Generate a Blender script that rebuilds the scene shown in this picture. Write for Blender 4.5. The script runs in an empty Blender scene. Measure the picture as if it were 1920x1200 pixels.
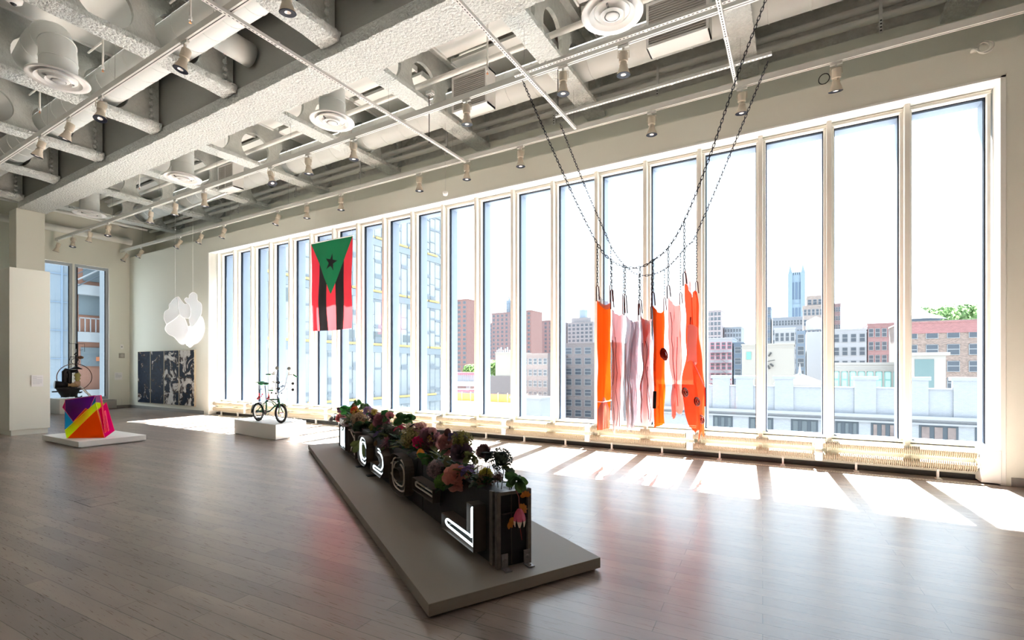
import bpy, math, random
from math import sin, cos, tan, pi, radians as R, sqrt, atan2
from mathutils import Vector as V, Matrix, noise as mnoise
random.seed(7)
sc = bpy.context.scene
col = sc.collection

# ---------------------------------------------------------------- camera
FPX = 906.7; YAW = R(30.4); CH = 1.49
cd = bpy.data.cameras.new('camera'); cam = bpy.data.objects.new('camera', cd); col.objects.link(cam)
cam.location = (0, 0, CH); cam.rotation_euler = (pi/2, 0, YAW)
cd.sensor_width = 36; cd.lens = FPX/1920*36; cd.shift_y = 90/1920
cd.clip_start = 0.05; cd.clip_end = 3000
sc.camera = cam
SS, CC = sin(YAW), cos(YAW)
def ray(x, y):
    a = (x-960)/FPX; b = -(y-690)/FPX
    return V((a*CC-SS, a*SS+CC, b))
def onz(x, y, z):
    r = ray(x, y); t = (z-CH)/r.z; return V((r.x*t, r.y*t, z))
def ony(x, y, Y):
    r = ray(x, y); t = Y/r.y; return V((r.x*t, Y, CH+r.z*t))
def onx(x, y, X):
    r = ray(x, y); t = X/r.x; return V((X, r.y*t, CH+r.z*t))
def onp(x, y, p, n):
    r = ray(x, y); o = V((0, 0, CH)); t = (V(p)-o).dot(V(n))/r.dot(V(n)); return o+r*t

# ---------------------------------------------------------------- sky and sun
w = bpy.data.worlds.new('world'); sc.world = w; w.use_nodes = True
nt = w.node_tree; bg = nt.nodes['Background']
geo = nt.nodes.new('ShaderNodeTexCoord'); sep = nt.nodes.new('ShaderNodeSeparateXYZ')
rmp = nt.nodes.new('ShaderNodeValToRGB')
nt.links.new(geo.outputs['Generated'], sep.inputs[0]); nt.links.new(sep.outputs['Z'], rmp.inputs[0])
rmp.color_ramp.elements[0].position = 0.0; rmp.color_ramp.elements[0].color = (.90, .95, 1, 1)
rmp.color_ramp.elements[1].position = .6; rmp.color_ramp.elements[1].color = (.72, .84, 1, 1)
nt.links.new(rmp.outputs[0], bg.inputs[0]); bg.inputs[1].default_value = 1.32
sd = bpy.data.lights.new('sun', 'SUN'); sun = bpy.data.objects.new('sun', sd); col.objects.link(sun)
sd.energy = 40; sd.angle = R(.55); sd.color = (1, .975, .945)
sdir = V((.075, -1, -1.66)).normalized()
sun.rotation_euler = sdir.to_track_quat('-Z', 'Y').to_euler(); sun.location = (0, 30, 40)
sc.view_settings.view_transform = 'Standard'; sc.view_settings.look = 'None'
sc.view_settings.gamma = 1; sc.view_settings.use_curve_mapping = False
sc.view_settings.exposure = 1.95
try:
    sc.cycles.use_denoising = True; sc.cycles.max_bounces = 12; sc.cycles.diffuse_bounces = 6
    sc.cycles.transparent_max_bounces = 16; sc.cycles.sample_clamp_indirect = 8
    sc.cycles.caustics_reflective = False; sc.cycles.caustics_refractive = False
except Exception: pass

# ---------------------------------------------------------------- materials
MC = {}
def mat(name, c, rough=.6, metal=0, bump=0, bscale=40, var=0, vscale=3, spec=.5, emit=0, trans=0, detail=3, tcol=None):
    if name in MC: return MC[name]
    m = bpy.data.materials.new(name); MC[name] = m; m.use_nodes = True
    n = m.node_tree; p = n.nodes['Principled BSDF']
    c4 = (*c, 1); p.inputs['Base Color'].default_value = c4
    p.inputs['Roughness'].default_value = rough; p.inputs['Metallic'].default_value = metal
    p.inputs['Specular IOR Level'].default_value = spec
    if emit:
        p.inputs['Emission Color'].default_value = c4; p.inputs['Emission Strength'].default_value = emit
    tc = None
    if var or bump:
        tc = n.nodes.new('ShaderNodeTexCoord')
    if var:
        nz = n.nodes.new('ShaderNodeTexNoise'); nz.inputs['Scale'].default_value = vscale; nz.inputs['Detail'].default_value = 4
        n.links.new(tc.outputs['Object'], nz.inputs['Vector'])
        mx = n.nodes.new('ShaderNodeMix'); mx.data_type = 'RGBA'
        mx.inputs['A'].default_value = (*[max(0, v*(1-var)) for v in c], 1)
        mx.inputs['B'].default_value = (*[min(1, v*(1+var)) for v in c], 1)
        n.links.new(nz.outputs['Fac'], mx.inputs['Factor']); n.links.new(mx.outputs['Result'], p.inputs['Base Color'])
    if bump:
        nb = n.nodes.new('ShaderNodeTexNoise'); nb.inputs['Scale'].default_value = bscale; nb.inputs['Detail'].default_value = detail
        n.links.new(tc.outputs['Object'], nb.inputs['Vector'])
        b = n.nodes.new('ShaderNodeBump'); b.inputs['Strength'].default_value = min(1, bump); b.inputs['Distance'].default_value = .02*max(1, bump)
        n.links.new(nb.outputs['Fac'], b.inputs['Height']); n.links.new(b.outputs[0], p.inputs['Normal'])
    if trans:   # thin cloth / leaf / plastic that lets light through
        t = n.nodes.new('ShaderNodeBsdfTranslucent'); t.inputs[0].default_value = (*tcol, 1) if tcol else c4
        mm = n.nodes.new('ShaderNodeMixShader'); mm.inputs[0].default_value = trans
        n.links.new(p.outputs[0], mm.inputs[1]); n.links.new(t.outputs[0], mm.inputs[2])
        n.links.new(mm.outputs[0], n.nodes['Material Output'].inputs[0])
    return m
def clear_mat(name, c, gloss=.08, groughness=.02, film=0, filmc=(1, 1, 1)):
    if name in MC: return MC[name]
    m = bpy.data.materials.new(name); MC[name] = m; m.use_nodes = True; n = m.node_tree
    n.nodes.remove(n.nodes['Principled BSDF']); out = n.nodes['Material Output']
    t = n.nodes.new('ShaderNodeBsdfTransparent'); t.inputs[0].default_value = (*c, 1)
    g = n.nodes.new('ShaderNodeBsdfGlossy'); g.inputs['Roughness'].default_value = groughness
    fr = n.nodes.new('ShaderNodeFresnel'); fr.inputs[0].default_value = 1.45
    ml = n.nodes.new('ShaderNodeMath'); ml.operation = 'MULTIPLY'; ml.inputs[1].default_value = gloss/.04*.5
    ml.use_clamp = True
    gm = n.nodes.new('ShaderNodeNewGeometry'); iv = n.nodes.new('ShaderNodeMath'); iv.operation = 'SUBTRACT'; iv.inputs[0].default_value = 1
    m0 = n.nodes.new('ShaderNodeMath'); m0.operation = 'MULTIPLY'
    n.links.new(gm.outputs['Backfacing'], iv.inputs[1]); n.links.new(iv.outputs[0], m0.inputs[0]); n.links.new(fr.outputs[0], m0.inputs[1])
    n.links.new(m0.outputs[0], ml.inputs[0])
    a = n.nodes.new('ShaderNodeMixShader'); n.links.new(ml.outputs[0], a.inputs[0])
    last = t.outputs[0]
    if film:
        d = n.nodes.new('ShaderNodeBsdfTranslucent'); d.inputs[0].default_value = (*filmc, 1)
        d2 = n.nodes.new('ShaderNodeBsdfDiffuse'); d2.inputs[0].default_value = (*filmc, 1)
        dd = n.nodes.new('ShaderNodeMixShader'); dd.inputs[0].default_value = .4
        n.links.new(d.outputs[0], dd.inputs[1]); n.links.new(d2.outputs[0], dd.inputs[2])
        b = n.nodes.new('ShaderNodeMixShader'); b.inputs[0].default_value = film
        n.links.new(t.outputs[0], b.inputs[1]); n.links.new(dd.outputs[0], b.inputs[2]); last = b.outputs[0]
    n.links.new(last, a.inputs[1]); n.links.new(g.outputs[0], a.inputs[2]); n.links.new(a.outputs[0], out.inputs[0])
    return m
def brick_mat(name, c, mortar, sc_=1.0, rough=.9, var=.15):
    if name in MC: return MC[name]
    m = mat(name, c, rough); n = m.node_tree; p = n.nodes['Principled BSDF']
    tc = n.nodes.new('ShaderNodeTexCoord'); sp = n.nodes.new('ShaderNodeSeparateXYZ'); ad = n.nodes.new('ShaderNodeMath')
    cb = n.nodes.new('ShaderNodeCombineXYZ'); b = n.nodes.new('ShaderNodeTexBrick')
    n.links.new(tc.outputs['Object'], sp.inputs[0]); n.links.new(sp.outputs[0], ad.inputs[0]); n.links.new(sp.outputs[1], ad.inputs[1])
    n.links.new(ad.outputs[0], cb.inputs[0]); n.links.new(sp.outputs[2], cb.inputs[1]); n.links.new(cb.outputs[0], b.inputs[0])
    b.inputs['Color1'].default_value = (*[v*(1+var) for v in c], 1); b.inputs['Color2'].default_value = (*[v*(1-var) for v in c], 1)
    b.inputs['Mortar'].default_value = (*mortar, 1); b.inputs['Scale'].default_value = sc_; b.inputs['Mortar Size'].default_value = .015
    b.inputs['Brick Width'].default_value = .6; b.inputs['Row Height'].default_value = .22
    n.links.new(b.outputs[0], p.inputs['Base Color'])
    return m

# ---------------------------------------------------------------- mesh builder
class B:
    def __init__(s): s.v = []; s.f = []; s.m = []; s.mi = 0
    def add(s, vs, fs):
        o = len(s.v); s.v += [tuple(v) for v in vs]; s.f += [tuple(i+o for i in f) for f in fs]; s.m += [s.mi]*len(fs); return s
    def box(s, x0, x1, y0, y1, z0, z1):
        vs = [(x, y, z) for z in (z0, z1) for y in (y0, y1) for x in (x0, x1)]
        return s.add(vs, [(0, 2, 3, 1), (4, 5, 7, 6), (0, 1, 5, 4), (2, 6, 7, 3), (0, 4, 6, 2), (1, 3, 7, 5)])
    def obox(s, c, ux, uy, uz, hx, hy, hz):      # oriented box
        c, ux, uy, uz = V(c), V(ux).normalized(), V(uy).normalized(), V(uz).normalized()
        vs = [c+ux*hx*a+uy*hy*b+uz*hz*d for d in (-1, 1) for b in (-1, 1) for a in (-1, 1)]
        return s.add(vs, [(0, 2, 3, 1), (4, 5, 7, 6), (0, 1, 5, 4), (2, 6, 7, 3), (0, 4, 6, 2), (1, 3, 7, 5)])
    def prism(s, pts, d):                        # closed polygon pts (3D) extruded by vector d
        n = len(pts); d = V(d); pts = [V(p) for p in pts]
        vs = pts+[p+d for p in pts]
        return s.add(vs, [tuple(range(n))[::-1], tuple(range(n, 2*n))]+[(i, (i+1) % n, n+(i+1) % n, n+i) for i in range(n)])
    def tube(s, pts, r, n=8, closed=False, caps=True):
        pts = [V(p) for p in pts]; k = len(pts); rs = r if isinstance(r, (list, tuple)) else [r]*k
        o = []; prev = None
        for i, p in enumerate(pts):
            a = pts[(i-1) % k] if (closed or i > 0) else p
            b = pts[(i+1) % k] if (closed or i < k-1) else p
            t = (b-a)
            t = t.normalized() if t.length > 1e-9 else V((0, 0, 1))
            if prev is None:
                q = V((0, 0, 1)) if abs(t.z) < .9 else V((1, 0, 0))
                u = t.cross(q).normalized()
            else:
                u = prev-t*prev.dot(t); u = u.normalized() if u.length > 1e-6 else t.orthogonal().normalized()
            prev = u; w_ = t.cross(u)
            o += [p+(u*cos(2*pi*j/n)+w_*sin(2*pi*j/n))*rs[i] for j in range(n)]
        f = []
        for i in range(k if closed else k-1):
            for j in range(n):
                a = i*n+j; b = i*n+(j+1) % n; c = ((i+1) % k)*n+(j+1) % n; d = ((i+1) % k)*n+j
                f.append((a, b, c, d))
        if caps and not closed: f += [tuple(range(n))[::-1], tuple(range((k-1)*n, k*n))]
        return s.add(o, f)
    def lathe(s, prof, c=(0, 0, 0), ax=(0, 0, 1), n=24):   # prof: (radius, height)
        ax = V(ax).normalized(); u = ax.orthogonal().normalized(); w_ = ax.cross(u); c = V(c); o = []
        for r_, h in prof: o += [c+ax*h+(u*cos(2*pi*j/n)+w_*sin(2*pi*j/n))*r_ for j in range(n)]
        f = [(i*n+j, i*n+(j+1) % n, (i+1)*n+(j+1) % n, (i+1)*n+j) for i in range(len(prof)-1) for j in range(n)]
        return s.add(o, f)
    def ball(s, c, r, n=10, m=6, sc_=(1, 1, 1)):
        c = V(c); o = [c+V((0, 0, -r*sc_[2]))]
        for i in range(1, m):
            t = -pi/2+pi*i/m
            o += [c+V((r*sc_[0]*cos(t)*cos(2*pi*j/n), r*sc_[1]*cos(t)*sin(2*pi*j/n), r*sc_[2]*sin(t))) for j in range(n)]
        o.append(c+V((0, 0, r*sc_[2]))); f = [(0, 1+(j+1) % n, 1+j) for j in range(n)]
        for i in range(m-2): f += [(1+i*n+j, 1+i*n+(j+1) % n, 1+(i+1)*n+(j+1) % n, 1+(i+1)*n+j) for j in range(n)]
        t = len(o)-1; f += [(1+(m-2)*n+j, 1+(m-2)*n+(j+1) % n, t) for j in range(n)]
        return s.add(o, f)
    def ring(s, c, ax, R_, r_, n=24, m=6, a0=0, a1=2*pi, sx=1, u=None):
        ax = V(ax).normalized(); u = V(u).normalized() if u else ax.orthogonal().normalized(); w_ = ax.cross(u); c = V(c)
        full = abs(a1-a0-2*pi) < 1e-6
        k = n if full else n+1
        return s.tube([c+(u*cos(a0+(a1-a0)*i/n)*sx+w_*sin(a0+(a1-a0)*i/n))*R_ for i in range(k)], r_, m, closed=full)
    def quad(s, a, b, c, d): return s.add([a, b, c, d], [(0, 1, 2, 3)])
    def grid(s, fn, nu, nv):
        vs = [fn(i/nu, j/nv) for j in range(nv+1) for i in range(nu+1)]
        return s.add(vs, [(j*(nu+1)+i, j*(nu+1)+i+1, (j+1)*(nu+1)+i+1, (j+1)*(nu+1)+i) for j in range(nv) for i in range(nu)])
    def build(s, name, mats, parent=None, smooth=False, loc=None, bevel=0, auto=False):
        me = bpy.data.meshes.new(name)
        off = V(loc) if loc is not None else V((0, 0, 0))
        me.from_pydata([tuple(V(v)-off) for v in s.v], [], s.f)
        if not isinstance(mats, (list, tuple)): mats = [mats]
        for m in mats: me.materials.append(m)
        if len(mats) > 1: me.polygons.foreach_set('material_index', s.m)
        if smooth: me.polygons.foreach_set('use_smooth', [True]*len(s.f))
        me.update()
        if auto:
            try: me.set_sharp_from_angle(angle=R(40))
            except Exception: pass
        o = bpy.data.objects.new(name, me); col.objects.link(o)
        if parent:
            o.parent = parent
            if loc is not None: o.location = off
        elif loc is not None: o.location = off
        if bevel:
            b = o.modifiers.new('bevel', 'BEVEL'); b.width = bevel; b.segments = 2; b.limit_method = 'ANGLE'
        return o
def tag(o, label=None, cat=None, group=None, kind=None):
    if label: o['label'] = label
    if cat: o['category'] = cat
    if group: o['group'] = group
    if kind: o['kind'] = kind
    return o
def empty(name, loc=(0, 0, 0), label=None, cat=None, group=None, rz=0):
    o = bpy.data.objects.new(name, None); col.objects.link(o); o.location = loc; o.rotation_euler.z = rz
    o.empty_display_size = .1
    return tag(o, label, cat, group)
def kids(o): return [c for c in bpy.data.objects if c.parent == o]
def copy_tree(o, parent=None, top=True):
    c = o.copy(); col.objects.link(c)
    if not top: c.parent = parent
    for ch in list(o.children): copy_tree(ch, c, False)
    return c
def struct(o, label=None): return tag(o, label, None, None, 'structure')
NUM = ['first', 'second', 'third', 'fourth', 'fifth', 'sixth', 'seventh', 'eighth', 'ninth', 'tenth', 'eleventh', 'twelfth',
       'thirteenth', 'fourteenth', 'fifteenth', 'sixteenth', 'seventeenth', 'eighteenth', 'nineteenth', 'twentieth', 'twenty-first', 'twenty-second']

WALL = mat('warm_white_wall', (.765, .765, .68), .85, bump=.05, bscale=120)
TRIM = mat('white_trim', (.84, .84, .80), .5)
FRAME = mat('window_frame_paint', (.80, .78, .71), .45)
EXTF = mat('exterior_fin_aluminium', (.26, .32, .42), .5)
GASK = mat('dark_gasket', (.006, .010, .022), .6, spec=.2)
STUCCO = mat('sprayed_fireproofing', (.765, .79, .76), .95, bump=4, bscale=24, var=.18, vscale=20, detail=6)
STUC2 = mat('sprayed_web', (.66, .68, .645), .95, bump=1.2, bscale=26, var=.12, vscale=12, detail=5)
DECK = mat('deck_paint', (.68, .68, .63), .9, bump=.2, bscale=10)
CONC = mat('rough_concrete', (.74, .73, .68), .95, bump=1.2, bscale=18, var=.2, vscale=8)
PANEL = mat('acoustic_panel', (.85, .85, .82), .7)
DUCT = mat('painted_duct', (.77, .79, .765), .55)
PIPE = mat('painted_pipe', (.80, .79, .74), .5)
TRACKM = mat('track_paint', (.72, .71, .67), .45)
SLOT = mat('dark_slot', (.04, .04, .04), .8)
GALV = mat('painted_strut', (.74, .73, .70), .45, spec=.5)
SPOT = mat('putty_lamp_housing', (.64, .56, .45), .5)
LENSR = mat('dark_lamp_ring', (.012, .016, .028), .5, spec=.2)
LENSC = mat('lamp_reflector', (.9, .8, .72), .2, metal=.3, emit=.12)
WHITE = mat('white_paint', (.85, .84, .82), .5)
PLINTH = mat('plinth_white', (.80, .79, .76), .6)
GREYP = mat('plinth_taupe', (.22, .19, .163), .6, bump=.03, bscale=60)
BLACK = mat('black_paint', (.008, .008, .010), .45, spec=.3)
STEEL = mat('bright_steel', (.75, .75, .76), .25, metal=1)
GLASS = clear_mat('window_glass', (.93, .965, .97), gloss=.06)

# ---------------------------------------------------------------- floor
def floor_mat():
    m = bpy.data.materials.new('grey_oak_planks'); m.use_nodes = True; n = m.node_tree; p = n.nodes['Principled BSDF']
    L = n.links.new; N = n.nodes.new
    tc = N('ShaderNodeTexCoord'); mp = N('ShaderNodeMapping'); mp.inputs['Rotation'].default_value = (0, 0, R(-3))
    L(tc.outputs['Object'], mp.inputs[0])
    b = N('ShaderNodeTexBrick'); L(mp.outputs[0], b.inputs[0]); b.offset = .37; b.offset_frequency = 2; b.squash = 1
    b.inputs['Scale'].default_value = 1; b.inputs['Brick Width'].default_value = 1.5; b.inputs['Row Height'].default_value = .127
    b.inputs['Mortar Size'].default_value = .0022; b.inputs['Mortar Smooth'].default_value = .2; b.inputs['Bias'].default_value = 0
    b.inputs['Color1'].default_value = (.305, .24, .204, 1); b.inputs['Color2'].default_value = (.205, .162, .145, 1)
    b.inputs['Mortar'].default_value = (.06, .05, .045, 1)
    # grain
    m2 = N('ShaderNodeMapping'); m2.inputs['Rotation'].default_value = (0, 0, R(-3)); m2.inputs['Scale'].default_value = (5, 110, 1)
    L(tc.outputs['Object'], m2.inputs[0])
    g = N('ShaderNodeTexNoise'); g.inputs['Scale'].default_value = 1; g.inputs['Detail'].default_value = 6; g.inputs['Roughness'].default_value = .65
    L(m2.outputs[0], g.inputs['Vector'])
    m3 = N('ShaderNodeMapping'); m3.inputs['Rotation'].default_value = (0, 0, R(-3)); m3.inputs['Scale'].default_value = (.9, 5, 1)
    L(tc.outputs['Object'], m3.inputs[0])
    g2 = N('ShaderNodeTexNoise'); g2.inputs['Scale'].default_value = 1; g2.inputs['Detail'].default_value = 3; L(m3.outputs[0], g2.inputs['Vector'])
    r1 = N('ShaderNodeMapRange'); r1.inputs[1].default_value = .3; r1.inputs[2].default_value = .7; r1.inputs[3].default_value = .94; r1.inputs[4].default_value = 1.05
    L(g.outputs['Fac'], r1.inputs[0])
    r2 = N('ShaderNodeMapRange'); r2.inputs[1].default_value = .3; r2.inputs[2].default_value = .7; r2.inputs[3].default_value = .86; r2.inputs[4].default_value = 1.12
    L(g2.outputs['Fac'], r2.inputs[0])
    mu = N('ShaderNodeMath'); mu.operation = 'MULTIPLY'; L(r1.outputs[0], mu.inputs[0]); L(r2.outputs[0], mu.inputs[1])
    vm = N('ShaderNodeVectorMath'); vm.operation = 'SCALE'; L(b.outputs['Color'], vm.inputs[0]); L(mu.outputs[0], vm.inputs['Scale'])
    L(vm.outputs[0], p.inputs['Base Color'])
    rr = N('ShaderNodeMapRange'); rr.inputs[3].default_value = .22; rr.inputs[4].default_value = .36; L(g.outputs['Fac'], rr.inputs[0])
    L(rr.outputs[0], p.inputs['Roughness']); p.inputs['Specular IOR Level'].default_value = .62
    bp = N('ShaderNodeBump'); bp.inputs['Strength'].default_value = .12; bp.inputs['Distance'].default_value = .004
    iv = N('ShaderNodeMath'); iv.operation = 'SUBTRACT'; iv.inputs[0].default_value = 1; L(b.outputs['Fac'], iv.inputs[1])
    L(iv.outputs[0], bp.inputs['Height']); L(bp.outputs[0], p.inputs['Normal'])
    return m
XL, XR, YB = -21.66, 7.0, -4.5       # end wall, right wall, wall behind the camera
struct(B().box(XL-.5, XR+.3, YB-.3, 10.2, -.25, 0).build('floor', floor_mat()))
fh = B(); c1, c2 = onz(145, 937, 0), onz(245, 937, 0)
fh.box(-6.95, -6.5, 2.18, 2.186, .0005, .0012).box(-6.95, -6.944, 2.18, 2.5, .0005, .0012).box(-6.506, -6.5, 2.18, 2.5, .0005, .0012)
tag(fh.build('floor_hatch', SLOT), 'thin dark outlined access hatch set flush in the wood floor', 'floor hatch')

# ---------------------------------------------------------------- walls
YW, YG, YU = 8.43, 8.8, 9.3          # front of window wall, glass line, upper set back wall
OX0, OX1, OZ1 = -16.23, 2.29, 5.2
b = B()
b.box(XL-.5, OX0, YW, 9.3, 0, 5.65).box(OX1, XR, YW, 9.3, 0, 5.65).box(OX0, OX1, YW, 9.3, OZ1, 5.65)
struct(b.build('wall_front', WALL), 'beige window wall with deep ledge on top')
struct(B().box(XL-.5, XR, YU, YU+.1, 5.65, 6.67).build('wall_upper_front', WALL))
struct(B().box(XL-.5, XR+.3, 9.6, 9.95, 6.56, 7.9).box(XL-.5, XR+.3, 9.4, 9.95, 6.5, 6.6).build('wall_concrete_spandrel', CONC))
EY0, EY1, EZ0, EZ1 = 5.62, 7.82, .36, 5.13
b = B(); b.box(XL-.35, XL, YB-.3, EY0, 0, 8.2).box(XL-.35, XL, EY1, YW, 0, 8.2).box(XL-.35, XL, EY0, EY1, EZ1, 8.2).box(XL-.35, XL, EY0, EY1, 0, EZ0)
b.box(XL-.35, XL, YW, 9.85, 5.65, 8.2)
struct(b.build('wall_left', WALL))
struct(B().box(XR, XR+.3, YB-.3, 9.85, 0, 8.2).build('wall_right', WALL))
struct(B().box(XL-.35, XR+.3, YB-.3, YB, 0, 8.2).build('wall_back', WALL))
struct(B().box(XL-.5, XR+.3, YB-.3, 10.2, 7.9, 8.2).build('ceiling', DECK))
BASEM = mat('grey_baseboard', (.25, .245, .23), .5)
struct(B().box(XL, OX0-.25, YW-.02, YW, 0, .11).build('baseboard_front', BASEM))
struct(B().box(OX1+.05, XR, YW-.02, YW, 0, .11).build('baseboard_right', BASEM))
struct(B().box(XL, XL+.02, 7.9, YW-.02, 0, .11).build('baseboard_left', BASEM))
# white reveal trim
b = B(); b.box(OX0-.004, OX1+.004, YW-.004, 8.72, OZ1-.03, OZ1+.002)
b.box(OX0-.004, OX0+.05, YW-.004, 8.72, 0, OZ1).box(OX1-.05, OX1+.004, YW-.004, 8.72, 0, OZ1)
struct(b.build('trim_1', TRIM, bevel=.004), 'white reveal around the long window')
# panel below the sill
struct(B().box(OX0, OX1, 8.70, 8.78, .07, .44).build('trim_2', FRAME))
struct(B().box(OX0, OX1, 8.66, 8.78, 0, .07).build('trim_3', SLOT))
# ---------------------------------------------------------------- long window, twenty panes
PW, MW, STEP = .78, .1336, .9136
def window_unit():
    e = empty('window_1'); struct(e)
    z0, z1 = .47, 5.12
    b = B(); t = .035
    b.box(-t, PW+t, 8.70, 8.84, z1, OZ1-.03).box(-t, PW+t, 8.70, 8.84, .42, z0)
    b.box(-t, 0, 8.72, 8.84, z0, z1).box(PW, PW+t, 8.72, 8.84, z0, z1)
    b.box(-t, PW+t, 8.685, 8.70, z1+.028, z1+.04)
    b.build('frame', FRAME, e, bevel=.004)
    b = B(); b.box(-.001, .012, 8.80, 8.845, z0, z1).box(PW-.012, PW+.001, 8.80, 8.845, z0, z1).box(.01, PW-.01, 8.80, 8.845, z1-.012, z1).box(.01, PW-.01, 8.75, 8.845, z0, z0+.008)
    b.build('gasket', GASK, e)
    b = B(); b.box(0, PW, 8.84, 8.852, z0, z1); b.build('pane', GLASS, e)
    b = B(); b.box(-MW+t, -t, 8.60, 8.84, .12, OZ1-.03); b.build('mullion', FRAME, e, bevel=.006)
    b = B(); b.box(-.05, .012, 8.86, 9.08, .40, z1).box(PW-.012, PW+.05, 8.86, 9.08, .40, z1).box(-.05, PW+.05, 8.86, 9.08, z1-.012, z1+.3)
    b.box(-.05, PW+.05, 8.86, 9.05, .2, z0)
    b.build('exterior_fin', EXTF, e)
    return e
w0 = window_unit()
for i in range(20):
    e = w0 if i == 0 else copy_tree(w0)
    e.name = 'window_%d' % (i+1); e.location = (2.19-PW-STEP*i, 0, 0)
# end wall window: two panes
for k, (ya, yb) in enumerate([(5.72, 6.70), (6.90, 7.72)]):
    e = empty('window_%d' % (21+k)); struct(e); X = XL-.2
    b = B(); b.box(X, X+.1, ya-.08, ya, EZ0, EZ1).box(X, X+.1, yb, yb+.08, EZ0, EZ1).box(X, X+.1, ya, yb, EZ1-.10, EZ1).box(X, X+.1, ya, yb, EZ0, EZ0+.1)
    b.build('frame', mat('blue_grey_frame', (.42, .46, .50), .4), e)
    B().box(X+.03, X+.04, ya, yb, EZ0+.1, EZ1-.1).build('pane', GLASS, e)
    B().box(X+.10, X+.108, ya, ya+.03, EZ0+.1, EZ1-.1).box(X+.10, X+.108, yb-.03, yb, EZ0+.1, EZ1-.1).build('gasket', GASK, e)
struct(B().box(XL-.22, XL-.02, 6.775, 6.825, EZ0, EZ1).box(XL-.3, XL, EY1-.02, EY1, EZ0, EZ1).box(XL-.3, XL, EY0, EY0+.02, EZ0, EZ1).box(XL-.3, XL+.02, EY0, EY1, EZ0-.02, EZ0).build('trim_4', FRAME))

# ---------------------------------------------------------------- column and partition
struct(B().box(-16.6, -14.8, 3.55, 4.22, .12, 3.70).box(-16.58, -14.83, 3.58, 4.19, 0, .12).build('wall_partition', WALL, bevel=.004), 'free standing pale wall block in front of the column')
tag(B().box(-21.0, -20.35, 5.03, 5.68, 0, 6.34).build('column', WALL, bevel=.01), 'square beige column holding up the rough girder behind the pale wall block', 'column')

# ---------------------------------------------------------------- ceiling steel
ZB = 6.53
def rough(fn, b, nu, nv, amp, nrm):
    def g(u, v):
        p = V(fn(u, v)); return p+V(nrm)*(mnoise.noise(p*9)*amp+mnoise.noise(p*31)*amp*.6)
    return b.grid(g, nu, nv)
def girder():
    e = empty('steel_girder', (-10, 5.38, 6.34), 'massive rough fireproofed girder crossing the gallery on the square column', 'girder')
    o = V(e.location)
    b = B(); x0, x1 = -20.34, XR-.02; ya, yb, z = 5.06, 5.72, 6.34
    prof = [(ya, z+.21), (ya, z+.16), (ya, z+.08), (ya+.004, z), (ya+.17, z), (ya+.33, z), (yb-.17, z), (yb-.004, z), (yb, z+.08), (yb, z+.16), (yb, z+.21)]
    n = 900
    vs = []
    for i in range(n+1):
        x = x0+(x1-x0)*i/n
        for k, (y, zz) in enumerate(prof):
            p = V((x, y, zz)); q = mnoise.noise(p*7)*.016+mnoise.noise(p*26)*.011
            if 3 <= k <= 7: p.z += q
            else: p.y += q*(1 if k > 5 else -1)
            vs.append(p-o)
    m = len(prof)
    b.add(vs, [(i*m+k, (i+1)*m+k, (i+1)*m+k+1, i*m+k+1) for i in range(n) for k in range(m-1)])
    b.box(x0-o.x, x1-o.x, ya-o.y, yb-o.y, z+.205-o.z, z+.215-o.z)
    b.build('bottom_flange', STUCCO, e, smooth=True, auto=True)
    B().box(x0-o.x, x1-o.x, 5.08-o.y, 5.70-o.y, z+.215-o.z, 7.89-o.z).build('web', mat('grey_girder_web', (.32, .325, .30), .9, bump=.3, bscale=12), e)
girder()
def web_cells(b, x, t, cells, z0, z1, zc, r):
    """plate at x+-t/2 with round holes; cells = [(y0, y1, hole_y or None)]"""
    n = 28
    for (y0, y1, hy) in cells:
        if hy is None:
            b.box(x-t/2, x+t/2, y0, y1, z0, z1); continue
        angs = sorted(set([2*pi*k/n for k in range(n)]+[atan2(z-zc, y-hy) % (2*pi) for y in (y0, y1) for z in (z0, z1)]))
        def edge(a):
            c_, s_ = cos(a), sin(a); ts = []
            if c_ > 1e-9: ts.append((y1-hy)/c_)
            if c_ < -1e-9: ts.append((y0-hy)/c_)
            if s_ > 1e-9: ts.append((z1-zc)/s_)
            if s_ < -1e-9: ts.append((z0-zc)/s_)
            tt = min(ts); return (hy+c_*tt, zc+s_*tt)
        k = len(angs); vs = []
        for a in angs:
            ye, ze = edge(a); yc, zz = hy+cos(a)*r, zc+sin(a)*r
            vs += [(x-t/2, ye, ze), (x-t/2, yc, zz), (x+t/2, ye, ze), (x+t/2, yc, zz)]
        f = []
        for i in range(k):
            j = (i+1) % k
            f += [(4*i, 4*j, 4*j+1, 4*i+1), (4*i+2, 4*i+3, 4*j+3, 4*j+2), (4*i+1, 4*j+1, 4*j+3, 4*i+3)]
        b.add(vs, f)
BX = [-.73+2.745, -.73, -3.475, -6.22, -8.965, -11.71, -14.455, -17.2, -19.945, 2.015+2.745]
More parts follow.
